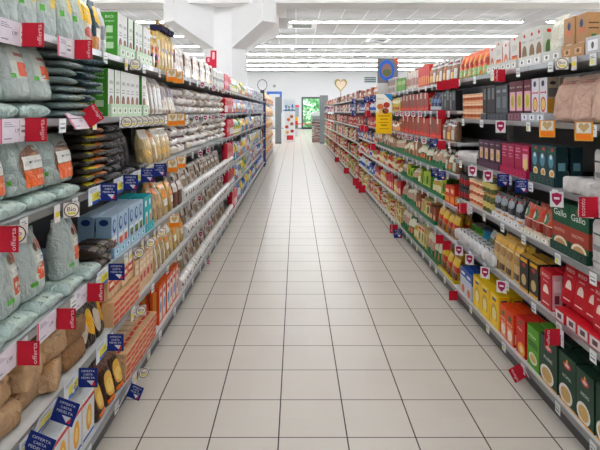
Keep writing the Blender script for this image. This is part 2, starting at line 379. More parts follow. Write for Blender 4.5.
DS('bluebox', 'salt_box', 'cracker box', 'pale blue box with navy swoosh', 'box', (.082,.205,.078), (186,208,226), 'card',
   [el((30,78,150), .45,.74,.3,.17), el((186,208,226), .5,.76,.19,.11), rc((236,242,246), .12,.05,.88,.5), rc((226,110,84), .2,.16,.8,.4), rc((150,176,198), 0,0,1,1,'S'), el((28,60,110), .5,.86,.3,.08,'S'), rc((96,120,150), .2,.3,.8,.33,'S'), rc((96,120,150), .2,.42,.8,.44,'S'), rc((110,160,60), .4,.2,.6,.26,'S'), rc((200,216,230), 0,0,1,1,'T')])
DS('bluebox2', 'salt_box', 'cracker box', 'pale blue box with brown print', 'box', (.082,.205,.078), (186,208,226), 'card',
   [el((30,78,150), .45,.74,.3,.17), el((186,208,226), .5,.76,.19,.11), rc((236,242,246), .12,.05,.88,.5), rc((110,84,60), .2,.14,.8,.42), rc((100,150,60), .3,.3,.7,.42), rc((150,176,198), 0,0,1,1,'S'), rc((200,216,230), 0,0,1,1,'T')])
DS('tealbox', 'rusk_bag', 'cracker box', 'bright teal box with white panel', 'box', (.09,.21,.08), (40,178,186), 'card', [rc((230,240,238), .35,.08,.8,.55), el((240,246,246), .4,.8,.2,.1), rc((196,150,110), .42,.15,.72,.42), rc((60,190,196), 0,0,1,1,'S')])
DS('biscotto', 'biscuit_bag', 'biscuit bag', 'clear biscuit bag with orange flash', 'stand', (.12,.22,.08), (226,200,156), 'pasta', [rc((240,140,60), .1,.75,.5,.98), rc((240,240,238), .6,.1,.8,.9)])
DS('brownfilm', 'cereal_bar_bag', 'bar pack', 'brown glossy film pack', 'sachet', (.12,.17,.055), (62,48,40), 'foil', [rc((160,150,140), .2,.1,.5,.3), rc((200,190,80), .6,.1,.8,.25)])
DS('brownbag', 'paper_flour_bag', 'flour bag', 'brown paper flour bag lying flat', 'brick', (.165,.25,.095), (204,172,138), 'paper',
   [rc((110,190,110), .3,.5,.6,.7), rc((196,158,118), .1,.05,.9,.3), rc((90,70,50), .25,.76,.75,.8), rc((90,70,50), .3,.84,.7,.87), el((190,200,80), .4,.38,.05,.05)])
DS('brownbagdark', 'paper_flour_bag', 'flour bag', 'dark brown paper bag with green mark', 'brick', (.17,.23,.09), (158,122,90), 'paper', [rc((84,160,70), .4,.04,.55,.12), rc((90,60,38), .1,.2,.9,.26), rc((150,112,76), .2,.4,.8,.8)])
DS('silverpack', 'dried_mushroom_bag', 'snack bag', 'dark bag with clear window and yellow spray', 'stand', (.12,.19,.06), (60,46,36), 'foil', [el((232,176,30), .62,.5,.16,.3), el((210,200,186), .3,.42,.2,.3), el((240,196,50), .6,.72,.1,.1)])
DS('wafer', 'cracker_pack', 'cracker pack', 'upright beige cracker pack with red print', 'box', (.07,.2,.06), (230,196,156), 'film', [rc((206,64,52), .2,.3,.8,.5), rc((244,226,200), .15,.6,.85,.9), tx((180,60,50), .5,.75,.5,.07,'CRACKERS'), rc((214,176,134), .3,.1,.6,.9,'S')])
DS('waferflat', 'cracker_pack', 'cracker pack', 'flat beige cracker pack', 'box', (.075,.2,.03), (226,190,150), 'film', [rc((206,64,52), .1,.2,.9,.3), rc((240,220,196), .15,.4,.85,.9), rc((214,90,70), .0,.3,1,.34,'S'), rc((206,80,60), .05,.2,.95,.8,'D')])
DS('waferred', 'cracker_pack', 'cracker pack', 'beige cracker pack with wide red front', 'box', (.1,.12,.075), (232,200,160), 'film', [rc((200,60,50), .08,.35,.92,.8), rc((246,230,210), .2,.5,.8,.66), rc((226,190,150), 0,.2,1,.3,'S')])
DS('orangebox', 'pasta_box', 'box', 'orange framed box with blue print', 'box', (.09,.25,.06), (226,104,44), 'card', [rc((236,230,220), .14,.08,.86,.9), el((70,150,200), .5,.42,.22,.16), rc((200,60,40), .25,.7,.75,.82), rc((216,84,40), 0,0,1,1,'S'), rc((226,160,80), .3,.1,.7,.9,'S')])
DS('whitecrack', 'cracker_box', 'cracker box', 'white box with yellow swirl', 'box', (.14,.19,.07), (232,232,234), 'card', [el((236,178,70), .55,.45,.24,.3), el((250,220,140), .55,.45,.12,.16), rc((190,50,50), 0,.84,1,.92), rc((226,170,100), 0,0,1,1,'S'), rc((200,60,50), .2,.2,.8,.26,'S'), rc((170,110,60), .2,.5,.8,.54,'S'), rc((80,110,190), .05,.04,.95,.1), rc((236,238,240), 0,0,1,1,'T')])
DS('spagdarkbox', 'spaghetti_pack', 'pasta pack', 'dark brown pasta pack with golden print', 'stand', (.13,.22,.06), (62,36,26), 'foil', [el((232,186,90), .55,.4,.2,.26), el((246,214,130), .52,.36,.1,.14), rc((240,120,30), .3,.04,.6,.12), rc((110,70,50), .1,.75,.9,.9)])
# --- right aisle side, near
DS('kraftbox', 'kraft_rice_box', 'rice box', 'brown kraft box with blue leaf', 'box', (.095,.2,.06), (186,146,106), 'card',
   [el((44,62,106), .5,.78,.15,.1), rc((206,132,96), .2,.55,.8,.68), rc((238,230,218), .25,.2,.75,.34), rc((90,66,44), .1,.62,.9,.65,'S'), rc((90,66,44), .1,.74,.9,.77,'S'), rc((70,120,60), .3,.44,.7,.5,'S'), rc((96,70,48), .15,.12,.8,.24,'S'), rc((170,130,92), .02,.36,.98,.38,'S')])
DS('creambag', 'rice_cake_bag', 'rice cake bag', 'glossy cream bag', 'stand', (.135,.24,.09), (222,218,200), 'film', [rc((240,238,226), .6,.1,.85,.9), rc((206,206,180), .1,.5,.4,.62), el((190,196,160), .3,.2,.14,.06)])
DS('whiteoval', 'cereal_box', 'cereal box', 'white box with brown oval', 'box', (.1,.21,.065), (226,224,218), 'card', [el((134,106,74), .5,.36,.34,.24), el((196,176,150), .55,.22,.22,.1), el((200,50,50), .5,.86,.14,.05), tx((130,130,130), .5,.7,.6,.06,'riso'), rc((214,216,206), 0,0,1,1,'S'), el((96,130,76), .5,.4,.3,.24,'S'), el((200,50,50), .5,.86,.2,.05,'S')])
DS('cereal', 'cereal_bag', 'cereal box', 'white box with orange panel', 'box', (.125,.2,.07), (232,228,222), 'card', [rc((232,140,44), .12,.1,.88,.36), rc((196,70,40), .2,.36,.8,.42), el((206,70,60), .5,.92,.1,.04), rc((216,214,208), .2,.55,.8,.75), rc((190,88,40), 0,0,1,.8,'S'), rc((130,70,36), .1,.1,.9,.5,'S')])
DS('cerealred', 'cereal_bag', 'cereal box', 'white box with pink bowl', 'box', (.1,.18,.07), (232,224,220), 'card', [el((214,120,90), .5,.34,.3,.26), el((240,214,190), .5,.3,.16,.12), el((206,70,60), .5,.9,.14,.05), rc((226,216,210), 0,0,1,1,'S')])
DS('flamebag', 'crisp_bag', 'crisp bag', 'orange crisp bag with green foot', 'stand', (.115,.2,.08), (232,108,32), 'foil', [rc((150,180,110), .02,.02,.98,.35), rc((246,190,80), .2,.5,.5,.8), rc((180,60,24), .55,.4,.9,.62)])
DS('clearbag', 'dried_fruit_bag', 'dried fruit bag', 'clear bag with brown fruit and grey header', 'stand', (.11,.2,.07), (164,128,104), 'lentil', [rc((206,206,204), .1,.66,.9,.98), rc((140,60,50), .2,.72,.8,.82), rc((214,206,196), .3,.1,.7,.5)])
DS('clearbag2', 'dried_fruit_bag', 'dried fruit bag', 'clear bag with orange fruit and pale header', 'stand', (.11,.19,.07), (206,140,96), 'lentil', [rc((226,222,214), .1,.7,.9,.98), rc((90,90,96), .15,.8,.85,.88), rc((234,190,90), .2,.1,.7,.4)])
DS('brownstand', 'chocolate_rice_box', 'box', 'narrow white box with rust side', 'box', (.07,.19,.08), (226,222,212), 'card', [rc((176,92,60), 0,0,1,1,'S'), rc((226,220,210), .1,.75,.9,.95,'S'), rc((166,80,56), .2,.2,.8,.6)])
DS('redstand', 'chocolate_rice_box', 'box', 'narrow scarlet box with orange label', 'box', (.08,.2,.08), (206,58,44), 'card', [rc((232,150,90), .15,.1,.85,.5), rc((206,66,50), 0,0,1,1,'S'), rc((236,190,150), .1,.1,.5,.7,'S')])
DS('greenstand', 'tea_box', 'box', 'bright green box', 'box', (.085,.15,.07), (104,166,60), 'card', [rc((196,220,150), .2,.5,.8,.8), rc((70,140,50), 0,0,1,1,'S'), rc((216,232,196), .2,.2,.8,.5,'S')])
DS('smallfig', 'jam_box', 'box', 'small white box with brown figure', 'box', (.08,.1,.06), (214,210,204), 'card', [el((100,70,60), .5,.45,.25,.35), rc((170,60,60), .1,.05,.9,.15), rc((150,120,110), .2,.2,.8,.8,'S')])
DS('pinkpaper', 'bread_flour_sack', 'flour sack', 'crumpled pink-beige paper sack', 'stand', (.17,.225,.12), (206,178,164), 'paper', [rc((180,110,96), .3,.82,.7,.86), rc((120,110,108), .4,.88,.7,.91)], [('folded_top', (196,180,166), 'paper', .96, 1.01, .8, .12)])
DS('chocbag', 'chocolate_bag', 'chocolate bag', 'dark tilted chocolate bag', 'stand', (.1,.2,.06), (44,30,28), 'foil', [rc((150,140,130), .2,.5,.4,.8)])
DS('whiteswirl', 'risotto_box', 'rice box', 'white box with red framed rice bowl', 'box', (.1,.19,.06), (222,220,226), 'card', [el((60,64,80), .45,.84,.2,.09), el((196,52,46), .5,.24,.34,.22), el((232,200,130), .5,.24,.26,.17), rc((206,90,110), .1,.56,.7,.6), el((200,40,50), .8,.58,.08,.04), rc((176,160,140), 0,.4,1,1,'S'), rc((196,150,70), 0,0,1,.4,'S'), el((60,60,66), .5,.84,.28,.05,'S'), rc((110,106,104), .1,.45,.9,.7,'S')])
DS('plumbox', 'risotto_box', 'rice box', 'plum box with yellow oval', 'box', (.1,.19,.06), (96,36,52), 'card', [rc((222,176,190), .08,.06,.92,.66), el((214,200,90), .5,.36,.3,.24), el((180,176,60), .5,.36,.22,.17), tx((236,216,216), .5,.8,.7,.05,'RISOTTO'), rc((80,40,50), 0,0,1,1,'S'), rc((150,100,110), .2,.74,.8,.78,'S')])
DS('greybox', 'pasta_box', 'pasta box', 'dark grey box with pale text', 'box', (.09,.18,.07), (72,80,86), 'card', [rc((150,156,160), .2,.75,.8,.85), rc((110,118,122), .2,.2,.8,.6), rc((58,66,70), 0,0,1,1,'S'), rc((120,126,128), .2,.3,.8,.8,'S')])
DS('peachcan', 'soup_cup', 'cup', 'peach coloured cup with brown band', 'lathe', (.075,.06,.075), (238,190,150), 'card', [('F', (196,110,80), 'band', .25, .6), ('F', (250,226,200), 'band', .65, .85)], [[(.78,0),(.86,.05),(1,.95),(1,1)], ('lid', (236,220,200), 'plastic', [(1.0,.985),(1.04,1.0),(1.04,1.05),(.9,1.06)])])
DS('tallblack', 'pasta_box', 'pasta box', 'black narrow box', 'box', (.08,.19,.06), (40,40,44), 'card', [rc((120,124,126), .2,.5,.8,.9), rc((50,50,54), 0,0,1,1,'S')])
DS('navybag', 'pasta_bag', 'pasta bag', 'navy blue bag', 'stand', (.12,.19,.07), (30,46,90), 'foil', [rc((90,130,180), .2,.4,.8,.6), rc((200,206,210), .1,.02,.9,.2)])
DS('redbean', 'cocoa_box', 'cocoa box', 'red box with cocoa brown panel', 'box', (.085,.2,.07), (196,46,44), 'card', [rc((120,86,70), .12,.3,.7,.95), rc((226,90,80), .1,.06,.9,.2), rc((196,44,40), 0,0,1,1,'S'), rc((190,180,150), .2,.35,.85,.7,'S'), rc((130,140,130), .3,.45,.75,.6,'S')])
DS('redwhite', 'cocoa_box', 'cocoa box', 'cocoa brown box with white top', 'box', (.09,.21,.07), (132,98,84), 'card', [rc((226,220,206), .2,.66,.8,.98), rc((200,50,46), .75,0,1,.9), rc((226,90,80), .1,.04,.9,.16), rc((186,50,44), 0,0,1,1,'S')])
DS('yellowbag', 'corn_snack_bag', 'snack bag', 'lemon yellow bag', 'stand', (.12,.18,.07), (226,206,50), 'film', [rc((196,60,50), .2,.1,.7,.3), rc((250,240,190), .2,.55,.8,.8)])
DS('purplebox', 'spelt_box', 'rice box', 'dark violet box with oval rice bowl', 'box', (.09,.185,.06), (74,44,66), 'card', [rc((220,190,176), .22,.3,.8,.72), el((230,206,150), .5,.48,.22,.16), el((200,170,110), .5,.48,.14,.1), tx((220,206,216), .5,.88,.6,.05,'NERO'), rc((60,38,54), 0,0,1,1,'S'), rc((150,130,146), .2,.6,.8,.64,'S'), rc((150,130,146), .2,.7,.8,.73,'S')])
DS('magentabox', 'quinoa_box', 'rice box', 'magenta box with white text lines', 'box', (.095,.185,.06), (160,28,78), 'card', [rc((226,150,180), .15,.78,.85,.82), rc((226,170,190), .15,.66,.6,.69), rc((226,170,190), .15,.58,.75,.6), rc((214,140,160), .15,.05,.85,.16), tx((250,230,236), .5,.89,.6,.06,'QUINOA'), rc((140,24,68), 0,0,1,1,'S')])
DS('magentaoval', 'quinoa_box', 'rice box', 'magenta box with oval rice bowl', 'box', (.095,.185,.06), (168,30,80), 'card', [rc((232,180,190), .15,.3,.85,.75), el((236,214,150), .5,.42,.3,.2), rc((226,110,150), .15,.85,.85,.92), rc((140,24,68), 0,0,1,1,'S')])
DS('darkteal', 'risotto_box', 'rice box', 'dark teal box with pale blue drawing', 'box', (.105,.205,.06), (40,70,76), 'card', [el((96,150,170), .45,.62,.3,.18), el((236,222,196), .55,.3,.3,.11), el((230,170,70), .55,.3,.18,.06), el((206,70,50), .6,.9,.16,.06), rc((44,96,70), .1,.82,.9,.88), el((220,232,236), .45,.72,.14,.06), rc((34,58,64), 0,0,1,1,'S'), el((120,160,90), .5,.08,.3,.05), rc((120,160,170), .2,.4,.8,.6,'S')])
DS('blackgreen', 'risotto_box', 'rice box', 'black-green box with grey window', 'box', (.105,.2,.06), (20,44,40), 'card', [el((170,184,176), .45,.84,.18,.09), rc((196,200,196), .2,.66,.8,.72), el((120,134,130), .4,.56,.18,.08), rc((96,112,110), .18,.06,.85,.42), rc((18,36,34), 0,0,1,1,'S'), rc((96,104,102), .2,.2,.8,.6,'S')])
DS('whitebag', 'sugar_bag', 'flour bag', 'plump white paper bag with grey print', 'brick', (.15,.22,.1), (216,212,212), 'paper', [rc((150,146,150), .2,.4,.8,.52), el((206,90,100), .3,.66,.08,.05), rc((90,90,96), .4,.72,.8,.76), rc((170,160,166), .2,.16,.8,.2)])
DS('whiteflat', 'sugar_bag', 'flour bag', 'crumpled white paper bag lying flat', 'brick', (.17,.21,.075), (220,216,214), 'paper', [rc((176,170,172), .3,.3,.6,.5)])
DS('risottobox', 'risotto_box', 'rice box', 'green and terracotta box with rooster crest', 'box', (.16,.25,.065), (20,84,58), 'card',
   [rc((160,66,50), 0,.26,1,.56), el((222,40,36), .55,.93,.14,.045), el((222,40,36), .47,.9,.07,.05), tx((240,244,240), .48,.77,.74,.13,'Gallo'), tx((236,206,190), .45,.42,.6,.06,'RISOTTO'), el((238,228,206), .5,.15,.4,.15), el((206,164,120), .5,.15,.3,.1), rc((20,60,50), 0,.56,1,1,'S'), rc((170,74,56), 0,.26,1,.56,'S'), rc((20,60,46), 0,0,1,.26,'S'), el((150,176,160), .5,.74,.2,.07,'S'), rc((16,70,50), 0,0,1,1,'T')])
DS('snackred', 'soup_bag', 'soup bag', 'small green bag with red vegetables', 'stand', (.105,.17,.06), (196,92,60), 'film', [el((46,110,70), .3,.68,.24,.2), el((236,240,230), .3,.68,.14,.12), rc((150,50,34), .1,.2,.95,.5), rc((232,214,190), .4,.05,.9,.2), el((220,60,40), .72,.8,.14,.1), rc((236,224,206), .1,.5,.95,.53)])
DS('blackwhite', 'soup_bag', 'soup bag', 'black bag with white lower panel', 'stand', (.11,.17,.06), (42,46,52), 'film', [rc((226,226,226), .05,.02,.95,.36), rc((226,150,50), .5,.06,.8,.26), el((150,160,170), .5,.7,.3,.14), el((206,90,90), .4,.86,.1,.05)])
DS('vegjar', 'olive_jar', 'jar', 'dark jar of green olives', 'lathe', (.075,.13,.075), (110,120,70), 'lentil', [('F', (214,200,130), 'band', .25, .55)], [[(.85,0),(.98,.04),(1,.1),(1,.75),(.8,.86),(.78,.9)], ('lid', (190,150,70), 'metal', [(.82,.88),(.86,.9),(.86,.99),(.8,1)])])
DS('blackjar', 'sauce_jar', 'jar', 'small black jar with red label', 'lathe', (.07,.1,.07), (40,34,36), 'plastic', [('F', (160,40,50), 'band', .2, .6)], [[(.85,0),(.98,.04),(1,.1),(1,.75),(.8,.86),(.78,.9)], ('lid', (30,30,32), 'metal', [(.82,.88),(.86,.9),(.86,.99),(.8,1)])])
DS('redbox', 'rice_box', 'rice box', 'crimson box with white half moon', 'box', (.11,.2,.06), (186,26,44), 'card', [el((240,228,220), .5,.42,.26,.2), rc((186,26,44), .2,.2,.8,.4), tx((250,240,240), .5,.86,.7,.08,'RISO'), tx((250,230,230), .5,.72,.5,.04,'CARNAROLI'), rc((240,220,220), .2,.12,.8,.15), rc((206,170,174), .1,.05,.95,.95,'S'), rc((226,200,204), .2,.5,.8,.8,'S'), rc((130,60,70), .3,.2,.7,.42,'S')])
DS('redflat', 'rice_box', 'rice box', 'crimson box lying flat with white end', 'box', (.11,.19,.058), (190,28,46), 'card', [rc((230,216,216), .1,.1,.9,.9,'D'), rc((90,60,70), .3,.3,.7,.7,'D'), el((240,228,220), .5,.6,.26,.18), rc((214,190,194), .05,.05,.6,.95,'S')])
DS('blackyellow', 'rice_box', 'rice box', 'black box with yellow top and rice bowl', 'box', (.1,.2,.06), (46,40,38), 'card', [el((206,180,130), .5,.32,.28,.16), rc((230,180,50), .1,.84,.9,.94), el((180,60,60), .5,.74,.22,.06), rc((226,170,40), 0,0,1,.08), rc((50,44,40), 0,0,1,1,'S'), rc((206,160,60), .2,.7,.8,.9,'S'), rc((200,160,70), 0,0,1,1,'T')])
DS('tanpouch', 'couscous_pouch', 'pouch', 'tan and yellow pouch with grain picture', 'stand', (.12,.23,.055), (216,180,110), 'film', [el((176,140,90), .5,.6,.32,.14), el((206,180,130), .45,.36,.3,.12), rc((90,66,50), .25,.1,.75,.26), rc((236,190,70), .05,.8,.95,.95), rc((240,220,170), .2,.72,.8,.77)])
DS('herbbag', 'dried_herb_bag', 'bag', 'clear bag of dried green herbs', 'stand', (.16,.17,.1), (138,142,92), 'lentil', [rc((214,218,214), .1,.66,.6,.96), rc((220,222,216), .55,.1,.85,.3)])
DS('papercyl', 'roll_pack', 'pack', 'white cylinder pack lying on the shelf edge', 'lathe', (.085,.13,.085), (224,222,222), 'film', [('F', (110,110,114), 'band', .3, .36), ('F', (120,110,110), 'rect', .4, .5, .6, .7)], [[(.6,0),(.9,.03),(1,.1),(1,.9),(.9,.97),(.6,1)]])
DS('greentin', 'pea_tin', 'tin', 'green tin with leaf label', 'lathe', (.11,.12,.11), (84,150,60), 'card', [('F', (150,190,90), 'band', .3, .6), ('F', (220,180,80), 'rect', .3,.3,.6,.6)], [[(.97,0),(1,.03),(1,.97),(.97,1)], ('lid', (196,196,190), 'metal', [(.99,.99),(1.01,1),(1.01,1.02),(.9,1.01)])])
DS('bluetub', 'cleaning_tub', 'tub', 'blue tub with dark rim', 'lathe', (.125,.13,.125), (28,120,160), 'plastic', [('F', (60,150,186), 'band', .3, .7)], [[(.8,0),(.86,.03),(1,.97),(1,1)], ('lid', (24,60,90), 'plastic', [(1.03,.96),(1.05,.98),(1.05,1.04),(.9,1.05)])])
DS('redtin', 'soup_box', 'box', 'red and yellow soup box', 'box', (.13,.12,.06), (214,66,36), 'card', [rc((236,160,50), .1,.1,.9,.4), rc((244,220,190), .2,.6,.8,.8), rc((196,46,30), 0,0,1,1,'S'), rc((236,190,60), .1,.1,.9,.5,'S')])
DS('yellowred', 'polenta_bag', 'polenta bag', 'mustard yellow polenta bag with brown foot', 'stand', (.15,.16,.075), (186,136,56), 'film', [rc((232,196,60), .1,.6,.9,.9), rc((110,60,36), .1,.1,.8,.35), rc((206,60,40), .5,.4,.9,.6)])
DS('bluewhite', 'rice_box', 'rice box', 'blue-topped white box with orange bowl', 'box', (.13,.2,.06), (214,220,228), 'card', [rc((40,90,170), 0,.68,1,1), el((226,120,70), .5,.2,.26,.16), rc((240,240,244), .2,.76,.8,.86), rc((200,208,220), 0,0,1,.6,'S'), rc((40,90,170), 0,.6,1,1,'S'), rc((44,88,160), 0,0,1,1,'T')])
DS('yellowpasta', 'pasta_box', 'pasta box', 'sunny yellow box with clear pasta window', 'box', (.17,.225,.07), (240,200,20), 'card', [el((206,170,90), .5,.4,.34,.3), el((240,226,170), .5,.38,.22,.2), rc((44,84,150), .3,.78,.7,.86), rc((250,236,150), .2,.9,.8,.95), el((246,214,60), .5,.14,.24,.1), rc((232,190,20), 0,0,1,1,'S'), el((206,180,110), .5,.5,.3,.28,'S'), rc((44,84,150), .2,.82,.8,.9,'S'), rc((240,204,30), 0,0,1,1,'T')])
DS('orangerice', 'rice_box', 'rice box', 'orange-red box with white bowl', 'box', (.13,.2,.07), (222,84,40), 'card', [rc((236,170,140), .15,.04,.85,.5), el((246,236,220), .5,.26,.3,.16), rc((70,120,60), .3,.7,.7,.84), tx((255,240,220), .5,.6,.7,.06,'RISO'), rc((216,72,34), 0,0,1,1,'S'), rc((240,180,150), .1,.1,.9,.4,'S')])
DS('redrice', 'rice_box', 'rice box', 'scarlet box with sliced orange', 'box', (.11,.22,.06), (206,36,30), 'card', [el((244,170,50), .6,.18,.4,.18), el((246,226,180), .6,.18,.2,.09), rc((70,130,60), .3,.84,.7,.92), tx((255,235,225), .45,.7,.5,.08,'riso'), rc((196,30,28), 0,0,1,1,'S')])
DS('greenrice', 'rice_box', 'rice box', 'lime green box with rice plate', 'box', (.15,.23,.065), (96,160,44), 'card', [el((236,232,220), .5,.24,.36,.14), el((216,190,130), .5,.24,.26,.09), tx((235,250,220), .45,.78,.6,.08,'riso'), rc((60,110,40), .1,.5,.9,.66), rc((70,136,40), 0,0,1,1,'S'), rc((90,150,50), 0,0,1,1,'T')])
for key, wd, ex in (('darkrice','ROMA','ROMA lettering'), ('darkrice2','RIBE','RIBE lettering'), ('darkrice3','ARBORIO','ARBORIO lettering'), ('darkrice4','ORIGINARIO','long ORIGINARIO lettering')):
    DS(key, 'rice_box', 'rice box', 'dark green box with %s' % ex, 'box', (.165,.245,.065), (30,64,48), 'card',
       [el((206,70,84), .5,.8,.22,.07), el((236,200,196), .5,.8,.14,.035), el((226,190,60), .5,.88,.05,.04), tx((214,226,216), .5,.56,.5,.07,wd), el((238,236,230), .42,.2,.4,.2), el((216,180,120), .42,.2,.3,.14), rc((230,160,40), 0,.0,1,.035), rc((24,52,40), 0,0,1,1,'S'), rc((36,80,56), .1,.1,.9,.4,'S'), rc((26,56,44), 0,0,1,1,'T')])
# --- farther ones, many bright colours; the mesh is a simpler copy of the same kinds
def small(key, name, cat, desc, kind, dims, base, mk, dec, parts=None): DS(key, name, cat, desc, kind, dims, base, mk, dec, parts, nv=2)
JAR = [(.85,0),(.98,.04),(1,.1),(1,.75),(.8,.86),(.78,.9)]
BOT = [(.85,0),(1,.03),(1,.55),(.9,.66),(.4,.84),(.38,.92)]
small('f_red', 'coffee_pack', 'pack', 'bright red tall pack', 'brick', (.13,.21,.08), (196,36,60), 'foil', [rc((236,150,160), .2,.3,.8,.55)])
small('f_redw', 'coffee_pack', 'pack', 'red and white pack', 'brick', (.12,.19,.08), (206,44,60), 'foil', [rc((240,238,238), .1,.1,.9,.48)])
small('f_teal', 'snack_bag', 'snack bag', 'teal and yellow bag', 'stand', (.15,.19,.09), (10,140,180), 'foil', [rc((236,206,70), .1,.45,.6,.9), rc((240,240,240), .5,.1,.9,.4)])
small('f_lime', 'snack_bag', 'snack bag', 'lime and yellow bag', 'stand', (.15,.2,.09), (206,204,30), 'foil', [rc((60,130,70), .1,.5,.7,.85), rc((250,240,220), .2,.1,.8,.35)])
small('f_blue', 'snack_bag', 'snack bag', 'blue bag with white cloud', 'stand', (.15,.19,.09), (26,96,186), 'foil', [el((240,244,248), .5,.5,.32,.22), rc((230,120,60), .3,.1,.7,.25)])
small('f_wblue', 'sugar_pack', 'pack', 'white pack with blue corner', 'brick', (.13,.19,.09), (222,226,230), 'foil', [rc((70,110,180), .5,.5,.95,.95), rc((150,170,200), .1,.1,.5,.3)])
small('f_white', 'sugar_pack', 'pack', 'plain white pack with grey print', 'brick', (.13,.19,.09), (226,224,220), 'foil', [rc((150,150,156), .2,.4,.8,.55)])
small('f_peach', 'snack_bag', 'snack bag', 'peach bag with white band', 'stand', (.14,.18,.09), (226,160,110), 'foil', [rc((246,240,230), .1,.4,.9,.6), rc((140,60,40), .3,.7,.7,.85)])
small('f_gold', 'chip_bag', 'crisp bag', 'golden yellow crisp bag', 'stand', (.2,.24,.1), (246,180,10), 'foil', [rc((250,236,200), .1,.5,.9,.75), el((190,60,40), .5,.3,.2,.12)])
small('f_goldw', 'chip_bag', 'crisp bag', 'white crisp bag with golden swirl', 'stand', (.2,.24,.1), (236,226,206), 'foil', [el((240,186,60), .5,.55,.34,.22)])
small('f_tin', 'tomato_tin', 'tin', 'red tomato tin with white band', 'lathe', (.085,.12,.085), (200,44,44), 'card', [('F', (236,226,220), 'band', .35, .65)], [[(.97,0),(1,.03),(1,.97),(.97,1)]])
small('f_tinw', 'bean_tin', 'tin', 'white tin with red and green label', 'lathe', (.085,.12,.085), (222,214,206), 'card', [('F', (196,60,60), 'band', .3, .5), ('F', (90,140,80), 'band', .55, .7)], [[(.97,0),(1,.03),(1,.97),(.97,1)]])
small('f_jarred', 'sauce_jar', 'jar', 'red sauce jar', 'lathe', (.085,.13,.085), (170,50,34), 'plastic', [('F', (232,214,190), 'band', .2, .6)], [JAR, ('lid', (210,200,60), 'metal', [(.82,.88),(.86,.9),(.86,.99),(.8,1)])])
small('f_jargreen', 'pesto_jar', 'jar', 'green pesto jar', 'lathe', (.085,.12,.085), (96,120,50), 'plastic', [('F', (226,214,160), 'band', .2, .6)], [JAR, ('lid', (40,110,60), 'metal', [(.82,.88),(.86,.9),(.86,.99),(.8,1)])])
small('f_jaryellow', 'mustard_jar', 'jar', 'yellow pickle jar', 'lathe', (.085,.13,.085), (206,170,50), 'plastic', [('F', (240,230,196), 'band', .2, .6)], [JAR, ('lid', (220,220,214), 'metal', [(.82,.88),(.86,.9),(.86,.99),(.8,1)])])
small('f_pink', 'jelly_box', 'box', 'rose pink box', 'box', (.12,.13,.07), (214,120,130), 'card', [rc((246,226,220), .1,.1,.9,.5)])
small('f_beige', 'biscuit_box', 'box', 'beige box with brown label', 'box', (.13,.15,.07), (220,196,164), 'card', [rc((140,84,60), .15,.15,.85,.5), rc((236,236,230), .2,.6,.8,.85), rc((200,160,130), 0,0,1,1,'S')])
small('f_rbox', 'biscuit_box', 'box', 'crimson box with cream label', 'box', (.13,.16,.07), (186,40,56), 'card', [rc((240,220,196), .15,.15,.85,.5), rc((196,46,56), 0,0,1,1,'S')])
small('f_bbox', 'biscuit_box', 'box', 'royal blue box with white label', 'box', (.13,.15,.07), (44,78,160), 'card', [rc((236,240,246), .15,.2,.85,.55), rc((44,70,140), 0,0,1,1,'S')])
small('f_green', 'herb_tea_bag', 'salad bag', 'green and white bag', 'stand', (.12,.16,.08), (70,130,66), 'film', [rc((226,226,206), .1,.5,.9,.9), el((206,120,80), .5,.3,.2,.14)])
small('f_greenp', 'herb_tea_bag', 'salad bag', 'clear bag with rose slices and green foot', 'stand', (.12,.16,.08), (196,160,140), 'film', [rc((28,120,76), .02,.02,.98,.34), rc((226,220,200), .1,.7,.9,.95)])
small('f_limetin', 'juice_box', 'box', 'lime box with leaf print', 'box', (.12,.15,.08), (166,186,70), 'card', [el((60,110,40), .5,.5,.25,.25), rc((90,140,50), 0,0,1,1,'S'), rc((232,226,140), .1,.02,.9,.2)])
small('f_olive', 'juice_box', 'box', 'cream box with olive print', 'box', (.12,.15,.08), (222,210,160), 'card', [el((110,124,50), .5,.5,.25,.25), rc((196,60,44), .1,.8,.9,.95), rc((200,180,120), 0,0,1,1,'S')])
small('f_brown', 'gravy_box', 'box', 'chestnut brown box', 'box', (.11,.15,.08), (136,66,44), 'card', [rc((226,186,150), .15,.2,.85,.5), rc((150,76,50), 0,0,1,1,'S')])
small('f_bottle', 'oil_bottle', 'bottle', 'amber bottle with white label', 'lathe', (.08,.24,.08), (176,130,40), 'plastic', [('F', (236,230,210), 'band', .12, .45)], [BOT, ('cap', (196,40,40), 'plastic', [(.42,.9),(.44,.91),(.44,.99),(.4,1)])])
small('f_bwh', 'detergent_bottle', 'bottle', 'white bottle with blue label', 'lathe', (.09,.22,.09), (214,220,228), 'plastic', [('F', (60,110,190), 'band', .12, .45)], [BOT, ('cap', (206,40,50), 'plastic', [(.42,.9),(.44,.91),(.44,.99),(.4,1)])])
small('f_choc', 'chocolate_box', 'box', 'dark chocolate coloured box', 'box', (.11,.16,.07), (70,46,50), 'card', [rc((170,120,110), .2,.3,.8,.6)])

